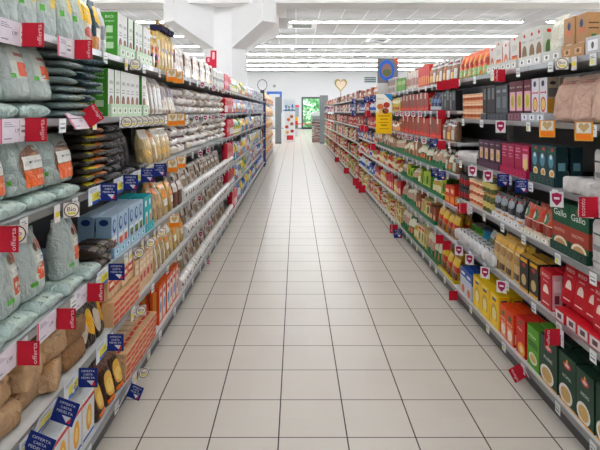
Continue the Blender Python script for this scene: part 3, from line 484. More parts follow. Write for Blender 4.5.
# ------------------------------------------------------------------ shelving
NEARZ = [1.84,1.527,1.193,.879,.538,.136]
MIDZ = [1.84,1.59,1.324,1.055,.787,.492,.136]
FARZ = [1.85,1.58,1.265,.92,.58,.136]
LZ = [1.859,1.558,1.24,.85,.525,.157]
def shelf_levels(side, y):
    if side == 'L': return LZ
    return NEARZ if y < 4.28 else (MIDZ if y < 10.95 else FARZ)
GREY = mat((176,178,180), 'paint'); LGREY = mat((206,207,206), 'paint'); DARK = mat((52,53,55), 'paint'); RAILM = mat((160,163,166), 'metal'); WHITEP = mat((226,226,224), 'plastic'); BLUEM = mat((34,52,120), 'paint')
def bay(side, y0, y1, levels, label, blue=False):
    sg = -1 if side == 'L' else 1; lip = LIPL if side == 'L' else LIPR
    dep = .47; t = tag(empty('shelving_bay', (lip+sg*dep*.5, (y0+y1)/2, 0)), label, 'shelving', 'shelving bays of the %s run' % ('left' if side == 'L' else 'right'))
    L = y1-y0-.004; cx = 0
    fx = lambda a: -sg*dep/2+sg*a      # local x of a point a metres behind the lip
    def part(name, boxes, m, par=t):
        mb = MB()
        for (a0, a1, b0, b1, z0, z1) in boxes:
            xa, xb = sorted((fx(a0), fx(a1))); mb.box(xa, b0, z0, xb, b1, z1, m)
        return link(name, mb.mesh(name), par)
    um = BLUEM if blue else GREY
    part('plinth', [(.05, .44, -L/2, L/2, .0, .085)], DARK)
    part('back_panel', [(.45, .462, -L/2, L/2, .0, 1.98 if side == 'L' else 1.93)], mat((88,90,92), 'paint'))
    for e in (-1, 1): part('upright', [(.42, .449, min(e*L/2, e*(L/2-.02)), max(e*L/2, e*(L/2-.02)), .086, 2.0)], um)
    for z in levels:
        b = part('shelf_board', [(.004, .419, -L/2, L/2, z-.022, z)], LGREY)
        r = part('price_rail', [(-.006, .003, -L/2, L/2, z-.025, z+.002)], WHITEP if y0 > 6.9 and side == 'R' else RAILM, b)
    return t
def near_name(i): return ordn(i+1)+' from the near end'
yb = .28; i = 0
while yb < 14.8:
    bay('L', yb, yb+1.333, LZ, 'grey metal shelving bay with bagged goods, left run, %s' % near_name(i)); yb += 1.333; i += 1
L_END = yb
for j in range(3):
    bay('L', L_END+.6+j*1.9, L_END+.6+(j+1)*1.9, [1.84,1.42,1.0,.58,.157], 'blue framed shelving bay with crisp bags, %s' % near_name(j), True)
yb = .28; i = 0
while yb < 24:
    lv = NEARZ if yb < 4.2 else (MIDZ if yb < 10.9 else FARZ)
    bay('R', yb, yb+1.333, lv, 'grey metal shelving bay, right run, %s' % near_name(i)); yb += 1.333; i += 1
R_END = yb

# ------------------------------------------------------------------ filling the shelves
CNT = {}
SHN = {('L', k): 'left %s shelf' % n for k, n in enumerate(['top','second','third','fourth','fifth','bottom'])}
def shelf_name(side, k, y):
    n = len(shelf_levels(side, y)); nm = 'top' if k == 0 else ('bottom' if k == n-1 else ordn(k+1))
    return ('left ' if side == 'L' else 'right ')+nm+' shelf'
def place(key, side, x_front, y, z, mode='stand', lean=0, jit=0, var=0, sc=(1,1,1), extra='', grp='', label=''):
    d = D[key]; me, kids = d.get(var); w, h, dd = d.dims
    rz = PI/2 if side == 'L' else -PI/2; sg = -1 if side == 'L' else 1
    M = Matrix.Rotation(rz+jit, 4, 'Z')
    if mode == 'stand':
        M = M @ Matrix.Rotation(-lean, 4, 'X'); off = dd/2*math.cos(lean); zo = dd/2*math.sin(lean)
    elif mode == 'lie':      # on its back, bottom end towards the aisle
        M = M @ Matrix.Rotation(-PI/2+lean, 4, 'X'); off = 0; zo = dd/2*(1 if d.kind != 'lathe' else 1)
    elif mode == 'side':     # long axis along the shelf, front face up
        M = M @ Matrix.Rotation(PI/2, 4, 'Z') @ Matrix.Rotation(-PI/2, 4, 'X'); off = w/2; zo = dd/2
    o = link(d.name, me)
    yy = y+(h/2 if side == 'L' else -h/2) if mode == 'side' else y
    o.matrix_world = Matrix.Translation((x_front+sg*off, yy, z+zo)) @ M @ Matrix.Diagonal((*sc, 1))
    tag(o, label, d.cat, grp)
    for n, m in kids: link(n, m, o)
    return o

def X2Y(side, x):
    return abs((LIPL-.03)*F/(x-VX)) if side == 'L' else abs((LIPR+.03)*F/(x-VX))
def run(side, k, xa, xb, key, mode='stand', ranks=1, stack=1, lean=0, set_=.02, tray=None, jit=.03, dz=0, gap=1.02, zj=0):
    Y0, Y1 = sorted((X2Y(side, xa), X2Y(side, xb)))
    runY(side, k, Y0, Y1, key, mode, ranks, stack, lean, set_, tray, jit, dz, gap)
def runY(side, k, Y0, Y1, key, mode='stand', ranks=1, stack=1, lean=0, set_=.02, tray=None, jit=.03, dz=0, gap=1.02):
    keys = [key] if isinstance(key, str) else list(key)
    d0 = D[keys[0]]; w, h, dd = d0.dims
    step = {'stand': w, 'lie': w, 'side': h}[mode]*gap
    n = max(1, int(round((Y1-Y0)/step))); s = (Y1-Y0)/n; f = min(1.12, max(.72, s/step)); 
    lip = LIPL if side == 'L' else LIPR; sg = -1 if side == 'L' else 1
    lv = shelf_levels(side, (Y0+Y1)/2); z0 = lv[k]+.0015+dz; zsc = 1
    if keys[0].startswith('f_') or (side == 'R' and 4.3 < (Y0+Y1)/2 < 7.3):
        space = (lv[k-1]-lv[k]-.045) if k else .25
        if mode == 'stand' and stack == 1:
            if h*2 < space*1.05 and d0.kind in ('box','lathe','brick'): stack = 2
            zsc = max(.8, min(1.4, space*.93/(h*stack*(1.06 if stack > 1 else 1))))
            if k == 0: zsc = min(zsc, 1.15)
    messy = .16 if any(t_ in keys[0] for t_ in ('lentilflat','brownbag')) else 0
    sh = shelf_name(side, k, (Y0+Y1)/2)
    if tray:
        tc, th = tray
        nt = max(1, round((Y1-Y0)/.3)) if n > 3 else 1
        for q in range(nt):
            a, b = Y0+(Y1-Y0)*q/nt+.002, Y0+(Y1-Y0)*(q+1)/nt-.002
            mb = MB(); L = b-a; m = mat(tc, 'card'); dp = .36
            mb.box(-L/2, -dp/2, 0, L/2, dp/2, .002, m); mb.box(-L/2, -dp/2, .002, L/2, -dp/2+.002, th, m)
            for e in (-1, 1): mb.box(min(e*L/2, e*(L/2-.002)), -dp/2+.002, .002, max(e*L/2, e*(L/2-.002)), dp/2, th*.95, m)
            cols = [min(255, c*1.12+14) for c in tc]
            nn = max(1, round(L/.09))
            S = lambda u, v, L=L, dp=dp, th=th: ((-L/2+u*L, -dp/2, v*th), (0,-1,0))
            for e in range(nn):
                mb.decal(S, ('rect', (e+.2)/nn, .25, (e+.8)/nn, .7), mat(cols, 'card'), .0004)
                mb.decal(S, ('ell', (e+.5)/nn, .48, .14/nn, .16), mat([c*.55 for c in tc], 'card'), .0008)
            o = link('display_tray', mb.mesh('display_tray'), None, (lip+sg*(set_-.006+dp/2), (a+b)/2, z0), None, PI/2 if side == 'L' else -PI/2)
            cn = CNT.setdefault(('tray', sh), [0]); cn[0] += 1
            tag(o, 'printed card display tray, %s from near end, %s' % (ordn(cn[0]), sh), 'display tray', 'display trays on the '+sh)
        z0 += .0025; set_ += .004
    far = keys[0].startswith('f_'); seq = []
    while far and len(seq) < n: seq += [random.choice(keys)]*random.choice((1, 2, 2, 3))
    for i in range(n):
        kk = seq[i] if far else keys[i % len(keys)]; dk = D[kk]
        if far and zsc > 0: fs = (space*(.9 if side == 'L' else random.uniform(.62, .9)))/(dk.dims[1]*stack*(1.06 if stack > 1 else 1)); zsc = max(.6, min(1.5, fs)); zsc = min(zsc, 1.15) if k == 0 else zsc
        y = Y0+s*(i+.5)
        c = CNT.setdefault((sh, kk), [0]); c[0] += 1
        for r in range(ranks):
            for q in range(stack):
                jt = (R()-.5)*2*jit
                xo = lip+sg*(set_ + r*(dk.dims[2]+.012 if mode == 'stand' else dk.dims[1]+.01) + R()*.006)
                zz = z0+q*(dk.dims[2]*1.0 if mode != 'stand' else dk.dims[1]*1.06*zsc)+(.01 if messy else 0)
                hz = 1-.12*R() if zsc != 1 and stack == 1 else 1
                where = ', %s%s from near end' % ('behind ' if r else '', ordn(c[0]))
                if stack > 1: where += ', %s up' % ordn(q+1)
                xo += sg*R()*.05 if messy else 0
                place(kk, side, xo, y+(R()-.5)*messy*.2, zz, mode, lean+(R()-.5)*2*messy, jt, i+q*3+r, (f, 1, zsc*hz) if mode != 'side' else (1, 1, 1),
                      label='%s%s, %s' % (dk.desc, where, sh), grp=dk.desc+' on the '+sh)

PT = (206,226,200); BT = (176,206,226); WT = (214,214,208)
def low_boxes(side, k, xa, xb, c, name, desc, h=.048):
    if name not in D: DS(name, 'small_carton', 'carton', desc, 'box', (.11,h,.3), c, 'card', [rc([min(255, v*1.2) for v in c], .15,.2,.85,.8), el([v*.5 for v in c], .5,.5,.1,.2)])
    run(side, k, xa, xb, name, jit=0, set_=.005)
# left, top shelf
run('L', 0, -30, 58, 'flourbag', ranks=2, lean=.05)
run('L', 0, 58, 84, 'flourbag', lean=.1, set_=.005)
run('L', 0, 85, 92, 'yellowcook', ranks=2)
run('L', 0, 93, 101, 'tealcook', ranks=2)
run('L', 0, 102, 106, 'silverbag', ranks=2)
run('L', 0, 117, 132, 'greenbox', ranks=2, tray=(PT, .07), gap=1.02, jit=0)
run('L', 0, 134, 150, 'greenbox', ranks=2, tray=(PT, .07), gap=1.02, jit=0)
run('L', 0, 151, 159, 'colorpasta', lean=0)
run('L', 0, 160, 173, 'ribbonpasta', lean=.0, jit=.1)
run('L', 0, 175, 213, ['lentil','lentil','chickpea'], ranks=2, lean=.06, jit=.12)
run('L', 0, 213, 224, 'f_white', ranks=1, jit=.1)
run('L', 0, 224, 231, ['f_red','f_redw'], jit=.05)
run('L', 0, 231, 245, ['f_lime','f_teal','f_peach'], jit=.15)
run('L', 0, 245, 252, ['f_blue','f_peach','f_wblue'], jit=.15)
run('L', 0, 252, 263, ['f_wblue','f_white'], jit=.1)
# second
run('L', 1, -20, 52, 'palepack', mode='side', stack=1, jit=.08)
run('L', 1, -24, 54, 'orangebag2', lean=.2, dz=.058, set_=.015, jit=.1)
run('L', 1, 56, 96, ['greypack','tealpack','tealpack'], mode='lie', stack=8, jit=.3, set_=.0)
run('L', 1, 108, 139, 'greenbox', ranks=2, tray=(PT, .065), gap=1.02, jit=0)
run('L', 1, 140.5, 146, 'greenbox', ranks=2, tray=(PT, .065), jit=0)
run('L', 1, 146, 163, 'spagbag', lean=.12, jit=.15, ranks=2)
run('L', 1, 163, 176, 'spagdark', lean=.18, jit=.15, ranks=2)
run('L', 1, 177, 225, ['lentilflat','lentilflat3','lentilflat2'], mode='lie', stack=3, jit=.5)
run('L', 1, 196, 212, ['lentil','chickpea'], lean=.1, set_=.2)
run('L', 1, 225, 233, ['f_redw','f_red'], ranks=1)
run('L', 1, 233, 246, ['f_teal','f_blue','f_peach'], jit=.2)
run('L', 1, 246, 263, ['f_blue','f_wblue','f_white'], jit=.15)
# third
run('L', 2, -14, 74, 'palepack', mode='side', stack=1, jit=.05, set_=.0)
run('L', 2, -40, 76, 'breadbag', lean=.14, dz=.058, set_=.02, jit=.03, gap=.98)
run('L', 2, 79, 101, ['darkyellow','darkstripe'], mode='lie', stack=8, jit=.25, set_=.0)
run('L', 2, 118, 146, 'darkpack', mode='side', stack=1, jit=.08, set_=.0)
run('L', 2, 102, 117, 'darkpack', mode='lie', stack=7, jit=.35, set_=.0)
run('L', 2, 122, 146, 'blackbag', lean=.1, dz=.0, set_=.115, jit=.1)
run('L', 2, 148, 158, ['conchiglie','pastawhite'], lean=.15, jit=.2, ranks=1)
run('L', 2, 158, 171, 'conchiglie', lean=.1, jit=.2, ranks=1)
run('L', 2, 172, 226, ['lentilflat','lentilflat2','lentilflat','lentilflat3'], mode='lie', stack=4, jit=.5)
run('L', 2, 227, 233, ['f_redw','f_red'])
run('L', 2, 233, 248, ['f_teal','f_blue','f_lime','f_teal','f_peach'], jit=.2)
run('L', 2, 248, 263, ['f_blue','f_wblue','f_lime','f_teal','f_white'], jit=.2)
# fourth
run('L', 3, -40, 96, 'palepack', mode='side', stack=1, jit=.08, set_=.0)
run('L', 3, -30, 54, 'orangebag', dz=.056, lean=.12, set_=.04, jit=.08, gap=.97)
run('L', 3, 64, 84, 'orangebag', dz=.056, lean=.05, set_=.03)
run('L', 3, 92, 110, 'brownfilm', mode='lie', stack=2, jit=.3, set_=.0)
run('L', 3, 111, 128, 'bluebox', ranks=2, tray=(BT, .055), dz=0.0, set_=.02)
run('L', 3, 128, 143, 'bluebox2', ranks=2, tray=(BT, .055))
run('L', 3, 143.5, 152, 'tealbox', ranks=2, tray=((60,180,190), .05))
run('L', 3, 153, 163, 'biscotto', lean=.1, jit=.1)
run('L', 3, 163, 174, 'pastaorange', lean=.06, jit=.1, ranks=2)
run('L', 3, 174, 182, 'lentilred', jit=.1)
run('L', 3, 182, 232, 'lentilroll', stack=1, jit=.25, set_=.0)
run('L', 3, 183, 226, ['lentil','chickpea'], lean=.2, set_=.09, jit=.35, dz=.0)
run('L', 3, 227, 233, ['f_redw','f_red'])
run('L', 3, 233, 250, ['f_teal','f_teal','f_lime','f_blue','f_peach'], jit=.2)
run('L', 3, 250, 263, ['f_wblue','f_blue','f_teal','f_white','f_choc'], jit=.2)
# fifth
run('L', 4, -8, 66, 'brownbag', mode='lie', stack=2, jit=.35, set_=.01)
run('L', 4, 66, 84, 'brownbagdark', mode='lie', stack=2, jit=.1, set_=.01)
run('L', 4, 84, 108, 'silverpack', lean=.2, jit=.2)
run('L', 4, 108, 134, 'waferflat', mode='lie', stack=4, jit=.03, set_=.0)
run('L', 4, 108, 134, 'waferred', dz=.125, set_=.03)
run('L', 4, 134, 152, 'wafer', ranks=2, jit=.02)
run('L', 4, 153, 166, 'pastawhite', jit=.1, lean=.08)
run('L', 4, 166, 184, ['pastaorange','conchiglie'], jit=.1, lean=.08)
run('L', 4, 186, 232, 'lentilroll', jit=.25, set_=.0)
run('L', 4, 186, 228, ['chickpea','lentil'], lean=.2, set_=.09, jit=.35, dz=.0)
run('L', 4, 228, 234, ['f_redw','f_red'])
run('L', 4, 234, 250, ['f_teal','f_blue','f_teal','f_lime','f_wblue'], jit=.2)
run('L', 4, 250, 263, ['f_blue','f_wblue','f_peach','f_blue','f_white'], jit=.2)
# bottom
run('L', 5, 34, 92, 'whitecrack', ranks=2, jit=.02)
run('L', 5, 93, 120, 'spagdarkbox', lean=.25, jit=.15, set_=.0, ranks=2)
run('L', 5, 121, 152, 'waferflat', mode='lie', stack=5, jit=.04, set_=.0)
run('L', 5, 126, 156, 'wafer', set_=.22, jit=.05)
run('L', 5, 158, 178, 'orangebox', ranks=2, jit=.03)
run('L', 5, 180, 232, 'lentilroll', jit=.25, set_=.0)
run('L', 5, 181, 230, ['lentil','chickpea'], lean=.2, set_=.09, jit=.35, dz=.0)
run('L', 5, 232, 237, ['f_redw','f_red'])
run('L', 5, 237, 250, ['f_teal','f_blue'], jit=.2)
run('L', 5, 250, 263, ['f_teal','f_blue','f_wblue','f_blue'], jit=.2)
# crisp bags beyond the blue frames
def yellow_zone():
    lv = [1.84,1.42,1.0,.58,.157]
    for k, z in enumerate(lv):
        y = L_END+.75; j = 0
        while y < L_END+6.1:
            key = ['f_gold','f_gold','f_goldw'][(j*7+k*2) % 3] if j or k % 2 else 'f_goldw'
            c = CNT.setdefault(('zone', k, key), [0]); c[0] += 1
            nm = 'crisp shelf %s from top' % ordn(k+1)
            place(key, 'L', LIPL-.03, y, z+.002, 'stand', .1, (R()-.5)*.2, j, sc=(1.4, 1, 1.42), label='%s, %s from near end, blue bays, %s' % (D[key].desc, ordn(c[0]), nm.replace('crisp shelf', 'shelf')), grp='crisp bags in the blue bays')
            y += .33; j += 1
yellow_zone()
t = tag(empty('blue_cage_frame', (LIPL-.1, L_END+.3, 0)), 'tall dark blue wire frame between lentil shelves and crisp bags', 'frame')
for sx in (-1, 1):
    for sy in (-1, 1):
        mb = MB(); mb.box(sx*.08-.02, sy*.24-.02, 0, sx*.08+.02, sy*.24+.02, 1.95, BLUEM); link('post', mb.mesh('post'), t)
mb = MB()
for q in range(24): mb.box(.09, -.219, .08+q*.078, .1, .219, .1+q*.078, BLUEM)
link('wire_mesh', mb.mesh('wire_mesh'), t)
# right, near: top
low_boxes('R', 0, 640, 590, (206,206,210), 'lowwhite', 'low white carton with grey emblem', .08)
run('R', 0, 587.5, 565, 'kraftbox', ranks=2, tray=((186,146,106), .065), jit=0)
run('R', 0, 564, 545, 'creambag', tray=(WT, .06), jit=.04)
run('R', 0, 544, 521, 'whiteoval', ranks=2, tray=((226,226,220), .06), jit=0)
run('R', 0, 519, 489, ['cereal','cerealred'], ranks=2, tray=(WT, .06), jit=.02)
run('R', 0, 488, 459, 'flamebag', ranks=2, lean=.05, jit=.08)
run('R', 0, 458, 430, ['clearbag','clearbag2'], ranks=2, lean=.05, jit=.1)
run('R', 0, 430, 419, 'redstand', ranks=2)
run('R', 0, 419, 407, 'brownstand', ranks=2)
run('R', 0, 406, 397, 'greenstand', ranks=2)
run('R', 0, 396, 378, 'smallfig', stack=2, ranks=1)
# second
run('R', 1, 640, 555, 'pinkpaper', lean=.08, jit=.06, set_=.0, gap=1.0)
run('R', 1, 554, 549, 'chocbag', lean=.35, set_=.16, jit=.3)
run('R', 1, 548, 533, 'whiteswirl', ranks=2, dz=.05, tray=None, jit=0)
run('R', 1, 532, 511, 'plumbox', ranks=2, dz=.05, jit=0)
low_boxes('R', 1, 548, 524, (196,200,206), 'lowgrey', 'low grey carton with dark emblem')
low_boxes('R', 1, 524, 511, (120,80,92), 'lowplum', 'low plum carton')
run('R', 1, 509, 497, 'greybox', ranks=2, jit=0, dz=.045)
run('R', 1, 496, 484, 'tallblack', ranks=2, jit=0, dz=.045)
low_boxes('R', 1, 510, 484, (60,66,72), 'lowdark', 'low charcoal carton', .042)
run('R', 1, 483, 462, 'peachcan', stack=3, jit=.1, dz=.0)
run('R', 1, 456, 442, ['tallblack','greybox'], ranks=1, jit=.1)
run('R', 1, 440, 430, 'navybag', jit=.15, lean=.1)
run('R', 1, 429, 401, ['redbean','redwhite'], ranks=2, jit=.03)
run('R', 1, 400, 391, 'yellowbag', jit=.1)
# third
run('R', 2, 640, 585, 'whitebag', jit=.08, set_=.06)
run('R', 2, 597, 566, 'whiteflat', mode='lie', stack=1, jit=.3, set_=.0)
run('R', 2, 580, 560, 'blackgreen', ranks=1, jit=0, set_=.24)
run('R', 2, 557, 532, 'darkteal', ranks=2, jit=0, tray=((36,62,58), .05))
run('R', 2, 529, 502, ['magentaoval','magentabox','magentabox','magentabox'], ranks=2, jit=0, tray=((170,40,84), .045))
run('R', 2, 501, 479, 'purplebox', ranks=2, jit=0, tray=((80,50,72), .045))
run('R', 2, 455, 443, ['clearbag','clearbag2'], jit=.1)
run('R', 2, 442, 402, ['redbean','redwhite','redbean'], ranks=2, jit=.03)
run('R', 2, 401, 390, ['f_peach','clearbag2'], jit=.1)
run('R', 2, 477, 459, 'whiteflat', mode='lie', jit=.2, set_=.02)
# fourth
run('R', 3, 640, 592, 'whitebag', jit=.08, set_=.02)
run('R', 3, 590, 553, 'risottobox', ranks=2, jit=.02, tray=((24,60,50), .045))
run('R', 3, 551, 523, 'snackred', ranks=2, jit=.06, lean=.05, tray=((226,220,206), .03))
run('R', 3, 522, 494, 'blackwhite', ranks=2, jit=.08, tray=((232,232,232), .04))
run('R', 3, 493, 482, 'vegjar', stack=2, jit=.1)
run('R', 3, 481, 468, 'peachcan', stack=3, jit=.1, set_=.03)
run('R', 3, 467, 459, 'blackjar', stack=2, jit=.2)
# fifth
run('R', 4, 640, 592, 'redbox', jit=.03, lean=.05, dz=.062, set_=.03)
run('R', 4, 640, 560, 'redflat', mode='lie', jit=.03, set_=.0)
run('R', 4, 591, 556, 'redbox', jit=.06, lean=.15, dz=.062, set_=.05)
run('R', 4, 555, 540, 'redbox', jit=.03, ranks=2)
run('R', 4, 539, 521, 'blackyellow', ranks=2, jit=.02)
run('R', 4, 520, 493, 'tanpouch', ranks=2, jit=.03, lean=.03)
run('R', 4, 492, 474, 'herbbag', jit=.3, set_=.12)
run('R', 4, 498, 457, 'papercyl', mode='lie', jit=.06, set_=.0)
run('R', 4, 473, 465, 'bluetub', set_=.14)
run('R', 4, 464, 457, 'greentin', set_=.14)
# bottom
run('R', 5, 640, 597, 'darkrice4', ranks=2, jit=.01)
run('R', 5, 596, 578, 'darkrice3', ranks=2, jit=.01)
run('R', 5, 577, 560, 'darkrice', ranks=2, jit=.01)
run('R', 5, 559, 541, 'darkrice2', ranks=2, jit=.01)
run('R', 5, 540, 528, 'greenrice', ranks=2, jit=.02)
run('R', 5, 527, 516, 'redrice', ranks=2, jit=.02)
run('R', 5, 515, 501, 'orangerice', ranks=2, jit=.02)
run('R', 5, 500, 474, 'yellowpasta', ranks=2, jit=.02)
run('R', 5, 473, 461, 'bluewhite', ranks=2, jit=.02)
# middle bays
run('R', 5, 456, 437, 'yellowred', jit=.1, lean=.1, ranks=2)
run('R', 4, 456, 446, 'redtin', jit=.1, stack=1, ranks=2)
MID = [(3, 445, 378, ['f_greenp','f_green','f_greenp','f_beige']), (3, 456, 445, ['clearbag','f_green']),
       (4, 445, 402, ['f_greenp','f_limetin','f_greenp','f_jaryellow']), (5, 436, 402, ['f_green','f_brown','f_greenp','f_olive']),
       (6, 456, 440, 'yellowred'), (6, 440, 402, ['f_greenp','f_green','f_jaryellow','f_olive']),
       (5, 456, 437, ['redtin','greentin'])]
MID = [m for m in MID if m[0] != 5 or m[1] != 456]
for k, xa, xb, keys in MID: run('R', k, xa, xb, keys, jit=.16, lean=.06, ranks=1 if k < 3 else 2, tray=((26,112,70), .04) if xa != 456 else ((226,200,40), .03) if keys == 'yellowred' else None)
# beyond the yellow board, 7.2 m to 11 m away
FAR1 = [(0, 377, 358, ['f_beige','f_peach','f_brown']), (1, 390, 358, ['f_rbox','f_bwh','f_beige','f_bbox']), (2, 389, 358, ['f_tin','f_rbox','f_choc','f_jarred']),
        (3, 377, 358, ['f_tinw','f_jarred','f_bbox']), (4, 401, 358, ['f_jaryellow','f_bottle','f_jarred','f_bwh','f_tin']), (5, 401, 358, ['f_limetin','f_jaryellow','f_bwh','f_rbox','f_bbox']),
        (6, 401, 358, ['f_olive','f_jaryellow','f_bbox','f_jarred','f_rbox','f_tinw'])]
for k, xa, xb, keys in FAR1: run('R', k, xa, xb, keys, jit=.1, gap=1.05)
FARK = [['f_rbox','f_peach','f_beige','f_brown','f_white','f_choc'], ['f_tin','f_beige','f_choc','f_redw','f_white','f_bbox'], ['f_tin','f_rbox','f_brown','f_beige','f_choc'],
        ['f_tin','f_choc','f_white','f_tin','f_olive'], ['f_jarred','f_tin','f_choc','f_olive','f_tinw'], ['f_tin','f_jargreen','f_redw','f_olive','f_brown','f_limetin']]
for k, keys in enumerate(FARK):
    y = 11.2
    runY('R', k, 11.05, 17.4, keys, jit=.1, gap=1.12)
    runY('R', k, 17.5, R_END-.1, keys[::-1], jit=.1, gap=1.3)

# ------------------------------------------------------------------ tickets, flags and labels on the price rails
def rail_pt(side, k, px, drop=0):
    lip = LIPL if side == 'L' else LIPR
    y = abs(lip*F/(px-VX)); return lip, y, shelf_levels(side, y)[k]-.014-drop
RED = (190,18,44); REDM = lambda: mat(RED, 'ink')
def offer(side, k, px, n, w=.07, tilt=0, card=.14, drop=0, txt='offerta', red=RED, cardw=True, where=''):
    lip, y, z = rail_pt(side, k, px, drop); s = 1 if side == 'L' else -1
    t = tag(empty('offer_ticket', (lip+s*.0105, y, z), 0), 'red offer flag%s|%s' % (' with price card' if cardw else '', shelf_name(side, k, y)), 'price ticket')
    t.rotation_euler = (0, tilt, 0)
    mb = MB(); mb.box(min(0, s*w), -.0012, -w*.62, max(0, s*w), .0012, w*.48, mat(red, 'ink'), bev=.0005)
    hh = w*1.1; S = lambda u, v: (((0 if s > 0 else -w)+u*w, -.0012, -w*.62+v*hh), (0,-1,0))
    if txt: mb.decal(S, ('text', .8 if s > 0 else .22, .5, .2, .86, txt, 1), mat((236,210,214), 'ink'), .0004)
    link('flag', mb.mesh('flag'), t)
    if cardw:
        mb = MB(); mb.box(-.0045, -card, -w*.62, -.0025, -.002, w*.45, mat((226,220,228), 'ink')) if s > 0 else mb.box(.0025, -card, -w*.62, .0045, -.002, w*.45, mat((226,220,228), 'ink'))
        nx = s; X = -.0025*s
        S = lambda u, v: ((X, (-card+u*(card-.002)) if s > 0 else (-.002-u*(card-.002)), -w*.62+v*w*1.07), (nx,0,0))
        mb.decal(S, ('rect', 0, 0, .07, 1), mat((216,70,110), 'ink'), .0003)
        mb.decal(S, ('text', .72, .48, .22, .2, '1,99'), mat((80,60,90), 'ink'), .0003)
        for q in range(3): mb.decal(S, ('rect', .15, .66+.08*q, .6-.1*q, .69+.08*q), mat((150,140,160), 'ink'), .0003)
        mb.decal(S, ('rect', .15, .15, .45, .2), mat((150,140,160), 'ink'), .0003)
        link('price_card', mb.mesh('price_card'), t)
    mb = MB(); mb.box(-.012*s-.004, -.012, .0, -.012*s+.010, .012, .016, WHITEP); 
    return t
BLUE = (16,38,118)
def fidelity(side, k, px, n, w=.075, tilt=0, card=.13, drop=0, cardw=True):
    lip, y, z = rail_pt(side, k, px, drop); s = 1 if side == 'L' else -1
    t = tag(empty('loyalty_ticket', (lip+s*.012, y, z), 0), 'navy blue loyalty offer flag|%s' % shelf_name(side, k, y), 'price ticket')
    t.rotation_euler = (0, tilt, 0)
    mb = MB(); a, b = sorted((0, s*w)); mb.box(a, -.0012, -w*.55, b, .0012, w*.5, mat(BLUE, 'ink'), bev=.0005)
    S = lambda u, v: ((a+u*w, -.0012, -w*.55+v*w*1.05), (0,-1,0))
    wt = mat((226,230,240), 'ink')
    for q, st in enumerate(('OFFERTA', 'CARTA', 'FEDELTA')): mb.decal(S, ('text', .5, .84-.17*q, .72 if q != 1 else .5, .1, st), wt, .0004)
    mb.decal(S, ('poly', [(.42,.36),(.82,.36),(.7,.1)]), wt, .0004); mb.decal(S, ('poly', [(.68,.1),(.84,.36),(.88,.1)]), mat((210,40,50), 'ink'), .0006)
    link('flag', mb.mesh('flag'), t)
    if cardw:
        mb = MB(); mb.box(min(-.0045*s, -.0025*s), -card, -w*.6, max(-.0045*s, -.0025*s), -.002, w*.4, mat((226,230,236), 'ink'))
        S = lambda u, v: ((-.0025*s, (-card+u*(card-.002)) if s > 0 else (-.002-u*(card-.002)), -w*.6+v*w), (s,0,0))
        mb.decal(S, ('rect', .3, .2, .95, .66), mat((236,222,70), 'ink'), .0003)
        mb.decal(S, ('rect', .3, 0, 1, .2), mat((50,96,190), 'ink'), .0003)
        mb.decal(S, ('text', .7, .42, .3, .2, '2,49'), mat((60,60,40), 'ink'), .0005)
        for q in range(3): mb.decal(S, ('rect', .1, .72+.08*q, .7, .75+.08*q), mat((130,140,160), 'ink'), .0003)
        link('price_card', mb.mesh('price_card'), t)
    return t
for a in [('L',0,19,'first'),('L',0,72,'second'),('L',1,22,'first'),('L',2,-9,'first'),('L',3,14,'first'),('L',3,54,'second'),('L',3,85,'third')]:
    offer(*a, drop=.012 if a[1] in (1,) else .008)
offer('L', 1, 82, 'second', tilt=-.6, drop=-.01)
for a in [('L',2,98,'first'),('L',2,121,'second'),('L',2,139,'third'),('L',2,152,'fourth'),('L',3,106,'first'),('L',4,76,'second'),('L',4,105,'third')]:
    fidelity(*a, cardw=a[2] != 152)
fidelity('L', 4, 51, 'first', tilt=.35, w=.085); fidelity('L', 4, 22, 'nearest', tilt=.4, w=.09, cardw=False)
fidelity('L', 5, 127, 'first', tilt=.4, w=.07, drop=.02)
for i, a in enumerate([('R',0,507),('R',0,460),('R',0,452),('R',0,446),('R',1,447),('R',2,447),('R',3,468),('R',5,445),('R',5,452),('R',5,459)]):
    k = a[1]
    offer(a[0], k, a[2], {460:'second',452:'third',446:'fourth',452.5:'x'}.get(a[2], 'first') if k == 0 else ['first','second','third'][(a[2] in (452,))+2*(a[2] in (445,))], cardw=(a[2] in (468,)), card=.06, drop=.012, txt='' if a[2] < 465 else 'offerta')
offer('R', 4, 562, 'first', w=.075, card=.03, drop=.045)
offer('R', 5, 525, 'first of the near bays', w=.078, tilt=-.5, card=.03, drop=.01)
offer('R', 2, 600, 'first of the near bays', w=.08, card=.03, drop=.0, txt='sconto')
for a in [('R',2,511,'first'),('R',2,530,'nearest'),('R',3,447,'first'),('R',3,440,'second'),('R',2,439,'second')]:
    fidelity(*a, cardw=False, w=.072, drop=.01)
for i, (k, px) in enumerate([(6,403),(6,398.5),(0,377),(0,370),(1,371),(2,365),(2,369),(3,376),(1,357),(0,357)]):
    if k == 6 or k == 0 and px in (377,) : 
        (fidelity if i % 2 == 0 else offer)('R', k, px, 'number %s of the distant flags' % ordn(i+1), cardw=False, w=.1, drop=.03)
    else: (fidelity if px in (377,370,357) else offer)('R', k, px, 'number %s of the distant flags' % ordn(i+1), cardw=False, w=.1, drop=.03)
for i, px in enumerate([366,362.5,359.5,349.5,339.5]):
    offer('R', 6 if px > 358.8 else 5, px, '%s of the distant low flags' % ordn(i+1), cardw=False, w=.13, drop=-.02, txt='')
